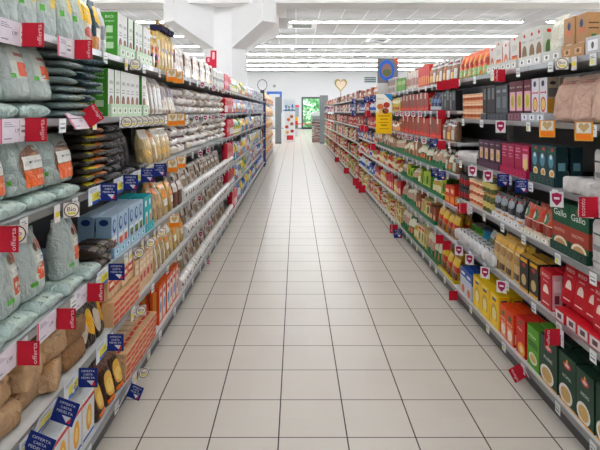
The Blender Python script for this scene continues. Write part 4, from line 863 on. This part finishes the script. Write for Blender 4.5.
# round organic badges on white cards
def badge(side, k, px, n, r=.026, w=.11, cardside=True):
    lip, y, z = rail_pt(side, k, px, .012); s = 1 if side == 'L' else -1
    t = tag(empty('organic_badge', (lip+s*.013, y, z), 0), 'round cream BIO badge|%s' % shelf_name(side, k, y), 'price ticket')
    mb = MB(); 
    S = lambda u, v: ((s*(.002), (u-.5)*.1*s, (v-.5)*.1), (s,0,0))
    mb.box(-.001, -.028, -.028, .001, .028, .028, mat((222,218,214), 'ink'))
    mb.decal(S, ('ell', .5, .5, .27, .27), mat((70,56,46), 'ink'), .0001); mb.decal(S, ('ell', .5, .5, .235, .235), mat((236,226,214), 'ink'), .0005)
    mb.decal(S, ('text', .5, .54, .3, .16, 'Bio'), mat((60,50,40), 'ink'), .0007); mb.decal(S, ('rect', .36, .34, .64, .42), mat((216,206,60), 'ink'), .0008)
    link('round_badge', mb.mesh('round_badge'), t, (s*.03, 0, 0), None, -s*1.05)
    if cardside:
        mb = MB(); mb.box(-.001, -.075, -.035, .001, -.031, .028, mat((226,216,214), 'ink')); 
        S2 = lambda u, v: ((s*.001, -.075+u*.044, -.035+v*.063), (s,0,0))
        mb.decal(S2, ('rect', .1, .3, .9, .6), mat((232,214,60), 'ink'), .0004)
        link('price_card', mb.mesh('price_card'), t)
for a in [('L',2,60,'second'),('L',2,2,'first'),('L',3,131,'first'),('L',3,143,'second'),('L',3,155,'third'),('L',4,133,'first'),('L',5,136,'first'),('R',0,571,'first'),('L',0,127,'first')]: badge(*a)
for i, px in enumerate((118,124,130,136,142,148,154)): badge('L', 1, px, ordn(i+1), cardside=False)
# orange framed heart tickets
def heart_ticket(side, k, px, n):
    lip, y, z = rail_pt(side, k, px, .012); s = 1 if side == 'L' else -1
    t = tag(empty('heart_ticket', (lip+s*(.016+.036*.8), y, z), -s*1.15), 'orange ticket with tan heart|%s' % shelf_name(side, k, y), 'price ticket')
    mb = MB(); mb.box(-.001, -.036, -.045, .001, .036, .04, mat((222,150,40), 'ink'))
    S = lambda u, v: ((s*.001, (u-.5)*.072*s, -.045+v*.085), (s,0,0))
    mb.decal(S, ('rect', .1, .4, .9, .95), mat((226,222,214), 'ink'), .0003); mb.decal(S, ('rect', .1, .08, .9, .34), mat((232,120,20), 'ink'), .0003)
    mb.decal(S, ('poly', [(.5,.42),(.2,.72),(.25,.9),(.4,.92),(.5,.82),(.6,.92),(.75,.9),(.8,.72)]), mat((196,166,116), 'ink'), .0005)
    link('printed_card', mb.mesh('printed_card'), t)
for a in [('R',1,556,'second'),('R',1,594,'first'),('L',0,165,'first'),('L',0,172,'second'),('L',1,166,'first'),('L',1,174,'second'),('L',2,166,'first'),('L',2,175,'second'),('L',3,168,'first')]: heart_ticket(*a)
# shield tickets
def shield(side, k, px, n):
    lip, y, z = rail_pt(side, k, px, .014); s = 1 if side == 'L' else -1
    t = tag(empty('shield_ticket', (lip+s*(.016+.03*.8), y, z), -s*.95), 'white ticket with purple shield|%s' % shelf_name(side, k, y), 'price ticket')
    if y > 4.4: t.scale = (.7, .7, .7)
    mb = MB(); mb.box(-.001, -.03, -.045, .001, .03, .03, mat((222,220,222), 'ink'))
    S = lambda u, v: ((s*.001, (u-.5)*.06*s, -.045+v*.075), (s,0,0))
    mb.decal(S, ('poly', [(.5,.08),(.16,.4),(.12,.85),(.5,.94),(.88,.85),(.84,.4)]), mat((160,26,76), 'ink'), .0003)
    mb.decal(S, ('rect', .3, .5, .7, .64), mat((236,220,226), 'ink'), .0006)
    link('printed_card', mb.mesh('printed_card'), t)
SH = {}
for a in [('R',1,507),('R',2,565),('R',2,595),('R',2,494),('R',2,478),('R',4,491),('R',4,508),('R',4,475),('R',4,464),
          ('L',0,198),('L',0,210),('L',0,220),('L',1,192),('L',1,201),('L',1,209),('L',1,218),('L',2,196),('L',2,204),('L',3,195),('L',3,218),('L',4,196),('L',4,205),('L',5,204),
          ('R',1,400),('R',1,405),('R',1,411),('R',1,417),('R',1,424),('R',2,402),('R',2,407),('R',2,413),('R',2,420),('R',2,428)]:
    SH.setdefault(a[:2], []).append(a[2])
for (sd, k), v in SH.items():
    for i, px in enumerate(sorted(v, reverse=(sd == 'R'))): shield(sd, k, px, ordn(i+1))
# small plain price labels
def labels():
    mb = MB(); mb.box(-.001, -.026, -.036, .001, .026, .016, mat((226,228,228), 'ink'))
    for s in (1, -1):
        S = lambda u, v: ((s*.001, (u-.5)*.052*s, -.036+v*.052), (s,0,0))
        mb.decal(S, ('rect', .15, .1, .55, .5), mat((222,220,90), 'ink'), .0004); mb.decal(S, ('rect', .15, .6, .85, .66), mat((90,96,100), 'ink'), .0004); mb.decal(S, ('rect', .15, .74, .7, .8), mat((120,124,130), 'ink'), .0004)
    me = mb.mesh('price_label')
    mb = MB(); mb.box(-.001, -.026, -.036, .001, .026, .016, mat((232,234,234), 'ink'))
    for s in (1, -1):
        S = lambda u, v: ((s*.001, (u-.5)*.052*s, -.036+v*.052), (s,0,0))
        mb.decal(S, ('rect', .15, .25, .85, .4), mat((120,124,130), 'ink'), .0004); mb.decal(S, ('rect', .15, .6, .85, .66), mat((90,96,100), 'ink'), .0004)
    me2 = mb.mesh('price_label')
    for side, lip, y1 in (('L', LIPL, 8.0), ('R', LIPR, 8.6)):
        s = 1 if side == 'L' else -1
        for k in range(7):
            y = 1.7 if side == 'L' else 2.3; i = 0
            while y < y1:
                lv = shelf_levels(side, y)
                if k < len(lv):
                    o = link('price_label', me if R() < .4 else me2, None, (lip+s*.0085, y, lv[k]-.016), (0, 0, (R()-.5)*.1))
                    c_ = CNT.setdefault(('price', shelf_name(side, k, y)), [0]); c_[0] += 1; i = c_[0]
                    tag(o, 'small white price label, %s, %s from near end' % (shelf_name(side, k, y), ordn(i)), 'price label', 'price labels on the %s' % shelf_name(side, k, y))
                y += .17+R()*.13 if (side == 'R' and y > 4.28) else .26+R()*.15
labels()

tk = {}
for o in COL.objects:
    if o.parent is None and '|' in str(o.get('label', '')): tk.setdefault(o['label'], []).append(o)
for lb, v in tk.items():
    a, b = lb.split('|')
    for i, o in enumerate(sorted(v, key=lambda q: q.location.y)): o['label'] = '%s, %s from near end, on rail of %s' % (a, ordn(i+1), b)

# ------------------------------------------------------------------ the hall
RX0, RX1, RY0 = -13.0, 15.0, -7.0
WALLM = mat((222,224,226), 'wall')
fl = MB(); fl.quadlist([(RX0,RY0,0),(RX1,RY0,0),(RX1,BACK_Y,0),(RX0,BACK_Y,0)], [(0,1,2,3)], floor_mat()); struct('floor', fl)
ce = MB(); ce.box(RX0, RY0, ROOM_Z, RX1, BACK_Y, ROOM_Z+.2, ceiling_mat()); struct('ceiling', ce)
w = MB(); w.box(RX0-.2, RY0, 0, RX0, BACK_Y, ROOM_Z, WALLM); struct('wall_left', w)
w = MB(); w.box(RX1, RY0, 0, RX1+.2, BACK_Y, ROOM_Z, WALLM); struct('wall_right', w)
w = MB(); w.box(RX0, RY0-.2, 0, RX1, RY0, ROOM_Z, WALLM); struct('wall_front', w)
dx0, dx1, dz1 = (301.5-VX)/F*BACK_Y, (321.5-VX)/F*BACK_Y, 1.586+(111.4-97)/F*BACK_Y
w = MB(); w.box(RX0, BACK_Y, 0, dx0, BACK_Y+.25, ROOM_Z, WALLM); w.box(dx1, BACK_Y, 0, RX1, BACK_Y+.25, ROOM_Z, WALLM); w.box(dx0, BACK_Y, dz1, dx1, BACK_Y+.25, ROOM_Z, WALLM); struct('wall_back', w)
b = MB(); b.box(RX0, BACK_Y-.03, 0, dx0-.02, BACK_Y, .12, mat((150,152,154), 'paint')); struct('baseboard_back', b)
# the glazed door
dr = link('door_1', (lambda m: (m.box(dx0, BACK_Y-.02, 0, dx0+.14, BACK_Y+.1, dz1, mat((58,64,68), 'paint')), m.box(dx1-.14, BACK_Y-.02, 0, dx1, BACK_Y+.1, dz1, mat((58,64,68), 'paint')), m.box(dx0+.14, BACK_Y-.02, dz1-.14, dx1-.14, BACK_Y+.1, dz1, mat((58,64,68), 'paint')), m.box(dx0+.14, BACK_Y-.02, 0, dx1-.14, BACK_Y+.1, .16, mat((58,64,68), 'paint')), m.mesh('door_1'))[-1])(MB())); dr['kind'] = 'structure'
g = MB(); g.box(dx0+.14, BACK_Y+.03, .16, dx1-.14, BACK_Y+.04, dz1-.14, glass_mat()); link('glass_pane', g.mesh('glass_pane'), dr)
g = MB(); g.box(dx0+.17, BACK_Y-.06, .95, dx0+.2, BACK_Y-.03, 1.35, mat((170,174,176), 'metal')); link('door_handle', g.mesh('door_handle'), dr)
# outside: ground and a leafy hedge
g = MB(); g.quadlist([(-8,BACK_Y+.25,-.02),(12,BACK_Y+.25,-.02),(12,BACK_Y+16,-.02),(-8,BACK_Y+16,-.02)], [(0,1,2,3)], mat((160,160,150), 'cloth')); struct('ground_outside', g)
hd = MB(); rr = random.Random(5); lm = [mat((170,206,166), 'cloth'), mat((196,224,190), 'cloth'), mat((134,178,134), 'cloth')]
for i in range(5200):
    x, y, z = rr.uniform(-2.5, 6.5), rr.uniform(BACK_Y+3.0, BACK_Y+5), rr.uniform(0, 5.6)
    y = BACK_Y+3.4+.7*math.sin(x*1.9)*math.cos(z*1.7)+rr.uniform(-.3,.3)
    a = Vector((rr.uniform(-1,1), rr.uniform(-1,1), rr.uniform(-1,1))).normalized()*.16; c = Vector((rr.uniform(-1,1), rr.uniform(-1,1), rr.uniform(-1,1))).normalized()*.1; p = Vector((x,y,z))
    hd.quadlist([p-a, p+c, p+a, p-c], [(0,1,2,3)], lm[i % 3])
hd.box(-2.5, BACK_Y+4.6, 0, 6.5, BACK_Y+5, 5.6, lm[2])
o = link('hedge_foliage', hd.mesh('hedge_foliage')); o['kind'] = 'stuff'; tag(o, 'sunlit green hedge seen through the glass door', 'hedge')

# beam, capital and pillar
COLM = mat((252,253,254), 'wall')
b = MB(); b.box(RX0, 12.15, 4.1, RX1, 12.9, ROOM_Z, COLM); struct('trim_1', b)
PCX, PCY = -1.77, 13.2
p = MB(); AP = .52
T = Matrix.Translation((PCX, PCY, 0)) @ Matrix.Rotation(PI/4, 4, 'Z')
p.quadlist([(PCX+AP/math.cos(PI/8)*math.cos(PI/8+k*PI/4), PCY+AP/math.cos(PI/8)*math.sin(PI/8+k*PI/4), z) for z in (0, 4.2) for k in range(8)], [(k, (k+1) % 8, 8+(k+1) % 8, 8+k) for k in range(8)], COLM)
for q in range(4):
    Tq = T @ Matrix.Rotation(q*PI/2, 4, 'Z')
    L_ = 1.16*math.sqrt(2); hw = AP*math.tan(PI/8)
    vs = [(AP-.01,-hw,3.11),(AP-.01,hw,3.11),(L_,hw,3.64),(L_,-hw,3.64),(AP-.01,-hw,4.25),(AP-.01,hw,4.25),(L_,hw,4.25),(L_,-hw,4.25)]
    p.quadlist([Tq @ Vector(v) for v in vs], [(0,1,2,3),(7,6,5,4),(0,3,7,4),(3,2,6,7),(2,1,5,6)], COLM)
p.box(PCX-1.5, PCY-1.1, 4.2, PCX+1.5, PCY+1.5, ROOM_Z, COLM)
o = struct('pillar', p)

# lamp rows under the ceiling: continuous white battens, each with its diffuser
EM = emit((250,252,255), 38.0)
def batten(x0, x1, y, n, row):
    t = tag(empty('ceiling_light', ((x0+x1)/2, y, 5.02)), '%s lamp batten, %s row of lights from the near end' % (n, row), 'ceiling light', 'white lamp battens under the ceiling')
    L = x1-x0-.02
    mb = MB(); mb.box(-L/2, -.05, .0, L/2, .05, .09, WHITEP); link('housing', mb.mesh('housing'), t)
    mb = MB(); mb.box(-L/2+.01, -.04, -.03, L/2-.01, .04, -.001, EM); link('diffuser', mb.mesh('diffuser'), t)
    for sx in (-1, 1):
        mb = MB(); mb.tube([(sx*L*.33, 0, .09), (sx*L*.33, 0, ROOM_Z-5.02)], .006, mat((170,172,174), 'metal'), 6); link('hanger', mb.mesh('hanger'), t)
    return t
rows = [20.1+3.79*(i-6) for i in range(13)]
for i, y in enumerate(rows):
    segs = [(-12, -7.2), (-7.2, -2.4), (-.27, 4.2), (4.2, 8.7), (9.6, 14.2)] if i == 6 else [(-12, -7.6), (-7.6, -3.2), (-3.2, 1.2), (1.2, 5.6), (5.6, 10), (10, 14.4)]
    for j, (a, b_) in enumerate(segs):
        batten(a, b_, y, ordn(j+1)+' from the left wall,', ordn(i+1))
# air diffusers in the ceiling
for i, (px, py) in enumerate(((302,25.5),(378,40),(301,48.5),(360,56))):
    Yd = (ROOM_Z-H)*F/(VY-py); Xd = (px-VX)*Yd/F
    t = tag(empty('ceiling_vent', (Xd, Yd, ROOM_Z-.001)), 'square grey air diffuser in the ceiling, %s from the near end' % ordn(i+1), 'air vent', 'ceiling air diffusers')
    mb = MB(); mb.box(-.6, -.6, -.03, .6, .6, 0, mat((226,228,230), 'paint'))
    mb.box(-.4, -.4, -.034, .4, .4, -.0301, mat((110,114,118), 'paint')); link('vent_plate', mb.mesh('vent_plate'), t)
    mb = MB()
    for q in range(6): mb.box(-.38, -.36+q*.13, -.05, .38, -.33+q*.13, -.0345, mat((150,154,158), 'paint'))
    link('vent_slats', mb.mesh('vent_slats'), t)

# ------------------------------------------------------------------ signs and the far end of the aisle
def board(px0, py0, px1, py1, Y): # corners in metres
    return (px0-VX)/F*Y, H+(VY-py1)/F*Y, (px1-VX)/F*Y, H+(VY-py0)/F*Y
# yellow promotion board sticking out from the right run
x0, z0, x1, z1 = board(376, 94, 392, 133.5, 7.15)
t = tag(empty('promotion_board', ((x0+x1)/2, 7.15, z0)), 'yellow and white hanging promotion board with blue corner on the right run', 'sign')
wd, ht = x1-x0, z1-z0; mb = MB(); mb.box(-wd/2, -.004, 0, wd/2, .004, ht, mat((238,236,226), 'ink'))
S = lambda u, v: ((-wd/2+u*wd, -.004, v*ht), (0,-1,0))
mb.decal(S, ('rect', 0, 0, 1, .53), mat((250,198,10), 'ink'), .0005); mb.decal(S, ('poly', [(.5,1),(1,.8),(1,1)]), mat((40,140,206), 'ink'), .0005)
for u, v, c in ((.26,.68,(206,110,60)), (.66,.72,(190,60,50)), (.6,.57,(170,80,50)), (.35,.56,(236,190,110))): mb.decal(S, ('ell', u, v, .2, .075), mat(c, 'ink'), .0008)
for q, (wt, hh) in enumerate(((.7,.03),(.5,.03),(.6,.02),(.4,.04),(.6,.02))): mb.decal(S, ('rect', .5-wt/2, .43-q*.08, .5+wt/2, .43-q*.08+hh), mat((190,130,10), 'ink'), .0008)
mb.decal(S, ('text', .28, .88, .4, .03, 'offerte'), mat((110,100,60), 'ink'), .0008)
link('printed_panel', mb.mesh('printed_panel'), t)
mb = MB(); mb.tube([(wd/2-.002, .008, ht*.75), (wd/2+.03, .008, ht*.75)], .005, mat((150,150,150), 'metal'), 6); link('bracket', mb.mesh('bracket'), t)
# blue ring card on the top shelf
x0, z0, x1, z1 = board(377.5, 58.5, 398, 84, 7.6); z0 = 1.845
t = tag(empty('shelf_topper', ((x0+x1)/2, 7.6, z0)), 'dark topper card with blue ring and orange corner on the right top shelf', 'sign')
wd, ht = x1-x0, z1-z0; mb = MB(); mb.box(-wd/2, -.004, 0, wd/2, .004, ht, mat((110,108,112), 'ink')); S = lambda u, v: ((-wd/2+u*wd, -.004, v*ht), (0,-1,0))
mb.decal(S, ('ell', .45, .66, .38, .3), mat((30,90,190), 'ink'), .0005); mb.decal(S, ('ell', .45, .66, .26, .2), mat((130,100,96), 'ink'), .0009); mb.decal(S, ('ell', .45, .6, .2, .1), mat((86,100,60), 'ink'), .0012)
mb.decal(S, ('poly', [(.78,1),(1,1),(1,.76)]), mat((232,90,50), 'ink'), .0007); mb.decal(S, ('rect', .0, .0, 1, .3), mat((200,198,196), 'ink'), .0006)
link('printed_panel', mb.mesh('printed_panel'), t)
# heart balloon sign
Yh = 13.0; x0, z0, x1, z1 = board(334.5, 79, 347, 92.5, Yh); xc = (x0+x1)/2
t = tag(empty('heart_sign', (xc, Yh, 1.853)), 'golden heart shaped sign on a thin stick above the right shelves', 'sign')
mb = MB(); pts = []
for k in range(40):
    a = 2*PI*k/40; pts.append((math.sin(a)**3*(x1-x0)/2, (13*math.cos(a)-5*math.cos(2*a)-2*math.cos(3*a)-math.cos(4*a)+2.5)/29*(z1-z0)+(z0+z1)/2-1.853))
vs = [(x, -.02, z) for x, z in pts]+[(x, .02, z) for x, z in pts]; mb.quadlist(vs, [tuple(range(39,-1,-1)), tuple(range(40,80))]+[(k, (k+1) % 40, 40+(k+1) % 40, 40+k) for k in range(40)], mat((190,160,90), 'ink'))
zc = (z0+z1)/2-1.853; mb.quadlist([(x*.76, -.0215, zc+(z-zc)*.76) for x, z in pts], [tuple(range(39,-1,-1))], mat((238,222,196), 'ink'))
link('heart_plate', mb.mesh('heart_plate'), t)
mb = MB(); mb.tube([(0,0,0),(0,0,zc-.14)], .008, mat((120,100,60), 'metal')); link('stick', mb.mesh('stick'), t)
# text board on the back wall
x0, z0, x1, z1 = board(364, 76.5, 376.5, 83, BACK_Y-.05)
t = tag(empty('wall_sign', ((x0+x1)/2, BACK_Y-.03, z0)), 'dark lettered department sign on the white back wall', 'sign')
wd, ht = x1-x0, z1-z0; mb = MB(); mb.box(-wd/2, -.02, 0, wd/2, .02, ht, mat((214,222,224), 'ink')); S = lambda u, v: ((-wd/2+u*wd, -.02, v*ht), (0,-1,0))
for q in range(3): mb.decal(S, ('rect', .04, .1+.3*q, .96, .28+.3*q), mat((60,86,92), 'ink'), .003)
link('lettered_panel', mb.mesh('lettered_panel'), t)
mb = MB(); mb.lathe([(.14,0),(.14,.05)], mat((170,172,176), 'plastic'), 16); x, z = (274.5-VX)/F*BACK_Y, H+(VY-86)/F*BACK_Y
o = link('wall_clock', mb.mesh('wall_clock'), None, (x, BACK_Y-.002, z), (PI/2, 0, 0)); tag(o, 'small round grey clock on the white back wall', 'clock')
# wire ring display on the left top shelf
Yr = 14.6; xr = (262.3-VX)/F*Yr
t = tag(empty('wire_ring_sign', (xr, Yr, 1.861)), 'black wire hoop sign standing on the left top shelf', 'sign')
zc = H+(VY-85)/F*Yr-1.861; mb = MB(); mb.tube([(.13*math.cos(a*PI/12), 0, zc+.15*math.sin(a*PI/12)) for a in range(24)], .009, mat((50,52,54), 'metal'), 6, closed=True); link('hoop', mb.mesh('hoop'), t)
mb = MB(); mb.box(-.06, -.004, 0, .06, .004, zc-.15, mat((60,62,64), 'metal')); link('stand', mb.mesh('stand'), t)
mb = MB(); mb.box(-.1, -.003, zc-.1, .1, .003, zc-.03, mat((226,226,224), 'ink')); link('paper_strip', mb.mesh('paper_strip'), t)
# red aisle flags on the left top shelf near the pillar
for i, (px0, py0, px1, py1) in enumerate(((206,57,211,67),(210.5,50.5,216.5,68))):
    Yf = 7.2+i*.12; x0, z0, x1, z1 = board(px0, py0, px1, py1, Yf)
    t = tag(empty('red_card_sign', ((x0+x1)/2, Yf, z0)), '%s red card sign above the lentil bags on the left top shelf' % ('smaller', 'taller')[i], 'sign')
    wd, ht = x1-x0, z1-z0; mb = MB(); mb.box(-wd/2, -.003, 0, wd/2, .003, ht, mat((200,30,60), 'ink')); S = lambda u, v: ((-wd/2+u*wd, -.003, v*ht), (0,-1,0))
    mb.decal(S, ('rect', .3, .5, .7, .9), mat((236,190,200), 'ink'), .0006); link('card', mb.mesh('card'), t)
    mb = MB(); mb.tube([(0,.006,1.861-z0),(0,.006,ht*.5)], .003, mat((120,120,120), 'metal'), 6); link('stick', mb.mesh('stick'), t)
# end panels of both runs
for nm, px0, px1, ytop, Yp in (('left', 275.2, 281.4, 97, 25.8), ('right', 319.8, 328, 95.3, 25.8)):
    x0, z0, x1, z1 = board(px0, ytop, px1, 143, Yp)
    t = tag(empty('end_panel', ((x0+x1)/2, Yp, 0)), 'tall grey end panel closing the %s shelving run' % nm, 'panel')
    mb = MB(); mb.box(-(x1-x0)/2, -.03, .06, (x1-x0)/2, .03, z1, mat((118,124,126), 'paint')); link('panel_board', mb.mesh('panel_board'), t)
    mb = MB(); mb.box(-(x1-x0)/2, -.035, 0, (x1-x0)/2, .035, .06, mat((90,92,94), 'paint')); link('foot', mb.mesh('foot'), t)
# blue portal frame
x0, z0, x1, z1 = board(267, 91.5, 282, 112, 27.2)
t = tag(empty('blue_portal', ((x0+x1)/2, 27.2, 0)), 'bright blue portal frame behind the left grey end panel', 'frame')
wd = x1-x0; BF = mat((50,110,200), 'paint')
mb = MB(); mb.box(-wd/2, -.05, z1-.13, wd/2, .05, z1, BF); link('header', mb.mesh('header'), t)
for sx in (-1, 1):
    mb = MB(); mb.box(min(sx*wd/2, sx*(wd/2-.12)), -.05, 1.52, max(sx*wd/2, sx*(wd/2-.12)), .05, z1-.131, BF); link('post', mb.mesh('post'), t)
    mb = MB(); mb.box(min(sx*wd/2, sx*(wd/2-.12)), -.05, 0, max(sx*wd/2, sx*(wd/2-.12)), .05, 1.519, mat((232,234,236), 'paint')); link('post_base', mb.mesh('post_base'), t)
# white display cabinet with round fruit pictures
x0, z0, x1, z1 = board(283.2, 99.5, 295.2, 141, 28.0)
t = tag(empty('display_cabinet', ((x0+x1)/2, 28.0, 0)), 'white promotional cabinet with round fruit pictures and red foot sign', 'display')
wd = x1-x0; mb = MB(); mb.box(-wd/2, -.25, 0, wd/2, .25, 1.6, mat((228,230,230), 'paint')); S = lambda u, v: ((-wd/2+u*wd, -.25, v*1.6), (0,-1,0))
for u, v, c in ((.7,.82,(170,100,60)),(.45,.72,(206,110,60)),(.3,.48,(190,60,40)),(.72,.58,(150,90,60)),(.35,.3,(220,170,90)),(.75,.34,(180,50,50))): mb.decal(S, ('ell', u, v, .15, .055), mat(c, 'ink'), .002)
mb.decal(S, ('rect', .3, .05, .85, .2), mat((200,40,50), 'ink'), .002); link('cabinet_body', mb.mesh('cabinet_body'), t)
mb = MB(); mb.box(-wd/2, -.25, 1.601, wd/2, .25, 1.66, mat((60,120,150), 'paint')); mb2 = mb; link('top_tray', mb.mesh('top_tray'), t)
mb = MB(); mb.box(-wd/2, .2, 1.661, wd/2, .25, z1, mat((206,214,216), 'paint')); link('header_card', mb.mesh('header_card'), t)
for i in range(7):
    mb = MB(); c = [(226,230,230),(50,130,190),(206,210,214),(110,120,130)][i % 4]; mb.box(-.04, -.05, 0, .04, .05, .2+.05*(i % 3), mat(c, 'foil'), bev=.006)
    mb.decal(lambda u, v: ((-.04+u*.08, -.05, v*.2), (0,-1,0)), ('rect', .2, .3, .8, .6), mat((240,240,240), 'ink'), .001)
    o = link('detergent_pack', mb.mesh('detergent_pack'), None, ((x0+x1)/2-wd/2+.06+i*.086, 27.9, 1.662)); tag(o, '%s small pack from the left on top of the white fruit cabinet' % ordn(i+1), 'pack', 'packs on the white fruit cabinet')
# second stand with red and orange goods, grey monitor above it
t = tag(empty('produce_stand', (-.02, 33, 0)), 'narrow stand of red and orange produce beside the white cabinet', 'display')
mb = MB(); mb.box(-.14, -.2, 0, .14, .2, .5, mat((206,204,200), 'paint')); link('stand_base', mb.mesh('stand_base'), t)
for q in range(3):
    mb = MB(); mb.box(-.14, -.2, .502+q*.25, .14, .2, .74+q*.25, mat([(120,126,120),(196,70,50),(220,170,60)][q], 'card'), bev=.01); link('crate', mb.mesh('crate'), t)
x0, z0, x1, z1 = board(294.8, 105, 299, 117, 40)
t = tag(empty('info_screen', ((x0+x1)/2, 40, 0)), 'grey upright information board with red strip near the door', 'board')
mb = MB(); mb.box(-(x1-x0)/2, -.03, z0, (x1-x0)/2, .03, z1, mat((150,164,172), 'paint')); S = lambda u, v: ((-(x1-x0)/2+u*(x1-x0), -.03, z0+v*(z1-z0)), (0,-1,0)); mb.decal(S, ('rect', 0, .82, 1, 1), mat((200,60,80), 'ink'), .002); link('board_face', mb.mesh('board_face'), t)
mb = MB(); mb.tube([(0,0,0),(0,0,z0)], .03, mat((120,124,126), 'metal')); link('pole', mb.mesh('pole'), t)
# red barrier before the door
t = tag(empty('red_barrier', (.65, 38, 0)), 'red barrier rail across the aisle before the glass door', 'barrier')
mb = MB(); mb.tube([(-.6,0,.68),(.6,0,.68)], .035, mat((196,60,70), 'plastic')); link('rail', mb.mesh('rail'), t)
for sx in (-1, 1):
    mb = MB(); mb.tube([(sx*.6,0,.02),(sx*.6,0,.72)], .03, mat((170,60,70), 'metal')); mb.lathe([(.14,0),(.14,.02)], mat((90,90,92), 'metal'), 14, (sx*.6, 0)); link('post', mb.mesh('post'), t)
# display bin with white canopy on the right
t = tag(empty('canopy_display', (1.03, 27.0, 0)), 'display bin of brown and white goods under a white rounded canopy', 'display')
mb = MB(); mb.box(-.2, -.22, 0, .2, .22, .16, mat((150,130,120), 'card')); link('bin_base', mb.mesh('bin_base'), t)
mb = MB(); mb.box(-.2, .16, .161, .2, .22, 1.35, mat((170,180,186), 'paint')); link('bin_back', mb.mesh('bin_back'), t)
mb = MB()
for a in range(8): 
    a0, a1 = PI*a/8, PI*(a+1)/8; mb.quadlist([(-.2*math.cos(a0), -.24, 1.36+.25*math.sin(a0)), (-.2*math.cos(a1), -.24, 1.36+.25*math.sin(a1)), (-.2*math.cos(a1), .22, 1.36+.25*math.sin(a1)), (-.2*math.cos(a0), .22, 1.36+.25*math.sin(a0)), (0,-.24,1.36), (0,.22,1.36)], [(0,1,2,3),(0,4,1),(3,2,5)], mat((226,228,230), 'plastic'))
link('canopy', mb.mesh('canopy'), t)
rr = random.Random(3)
for i in range(24):
    r_, c_ = divmod(i, 4); col = [(206,190,180),(120,70,56),(226,220,216),(90,60,60),(190,140,120)][rr.randrange(5)]
    mb = MB(); mb.box(-.044, -.09, 0, .044, .09, .165, mat(col, 'foil'), bev=.012); mb.decal(lambda u, v: ((-.044+u*.088, -.09, v*.165), (0,-1,0)), ('ell', .5, .5, .3, .25), mat([255-c*.5 for c in col], 'ink'), .002)
    o = link('snack_pack', mb.mesh('snack_pack'), None, (1.03-.15+c_*.1, 27.0+.05-(r_ % 2)*.03, .163+r_*.168)); tag(o, 'pack in the canopy display, %s row up, %s from the left' % (ordn(r_+1), ordn(c_+1)), 'pack', 'packs in the canopy display')

# ------------------------------------------------------------------ daylight, view and exposure
wd_ = bpy.data.worlds.new('World'); SC.world = wd_; wd_.use_nodes = True
nt = wd_.node_tree; sk = nt.nodes.new('ShaderNodeTexSky'); sk.sky_type = 'NISHITA'; sk.sun_elevation = math.radians(50); sk.sun_rotation = math.radians(200); sk.sun_disc = False
nt.links.new(sk.outputs[0], nt.nodes['Background'].inputs['Color']); nt.nodes['Background'].inputs['Strength'].default_value = .35
sl = bpy.data.lights.new('sun', 'SUN'); sl.energy = 24; sl.angle = .01; so = bpy.data.objects.new('sun', sl); COL.objects.link(so); so.rotation_euler = (0, math.radians(45), math.radians(-30))

cam = bpy.data.cameras.new('camera'); co = bpy.data.objects.new('camera', cam); COL.objects.link(co)
cam.sensor_fit = 'HORIZONTAL'; cam.sensor_width = 36; cam.lens = 36*F/600
cam.shift_x = (300-VX)/600; cam.shift_y = -(225-VY)/600
cam.clip_start = .05; cam.clip_end = 300
co.location = (0, 0, H); co.rotation_euler = (PI/2, 0, 0); SC.camera = co
SC.view_settings.view_transform = 'Standard'; SC.view_settings.look = 'None'; SC.view_settings.exposure = 0.36; SC.view_settings.gamma = 1
SC.view_settings.use_curve_mapping = False
SC.cycles.max_bounces = 8; SC.cycles.diffuse_bounces = 5; SC.cycles.glossy_bounces = 3; SC.cycles.transmission_bounces = 4
SC.cycles.use_denoising = True; SC.cycles.sample_clamp_indirect = 6
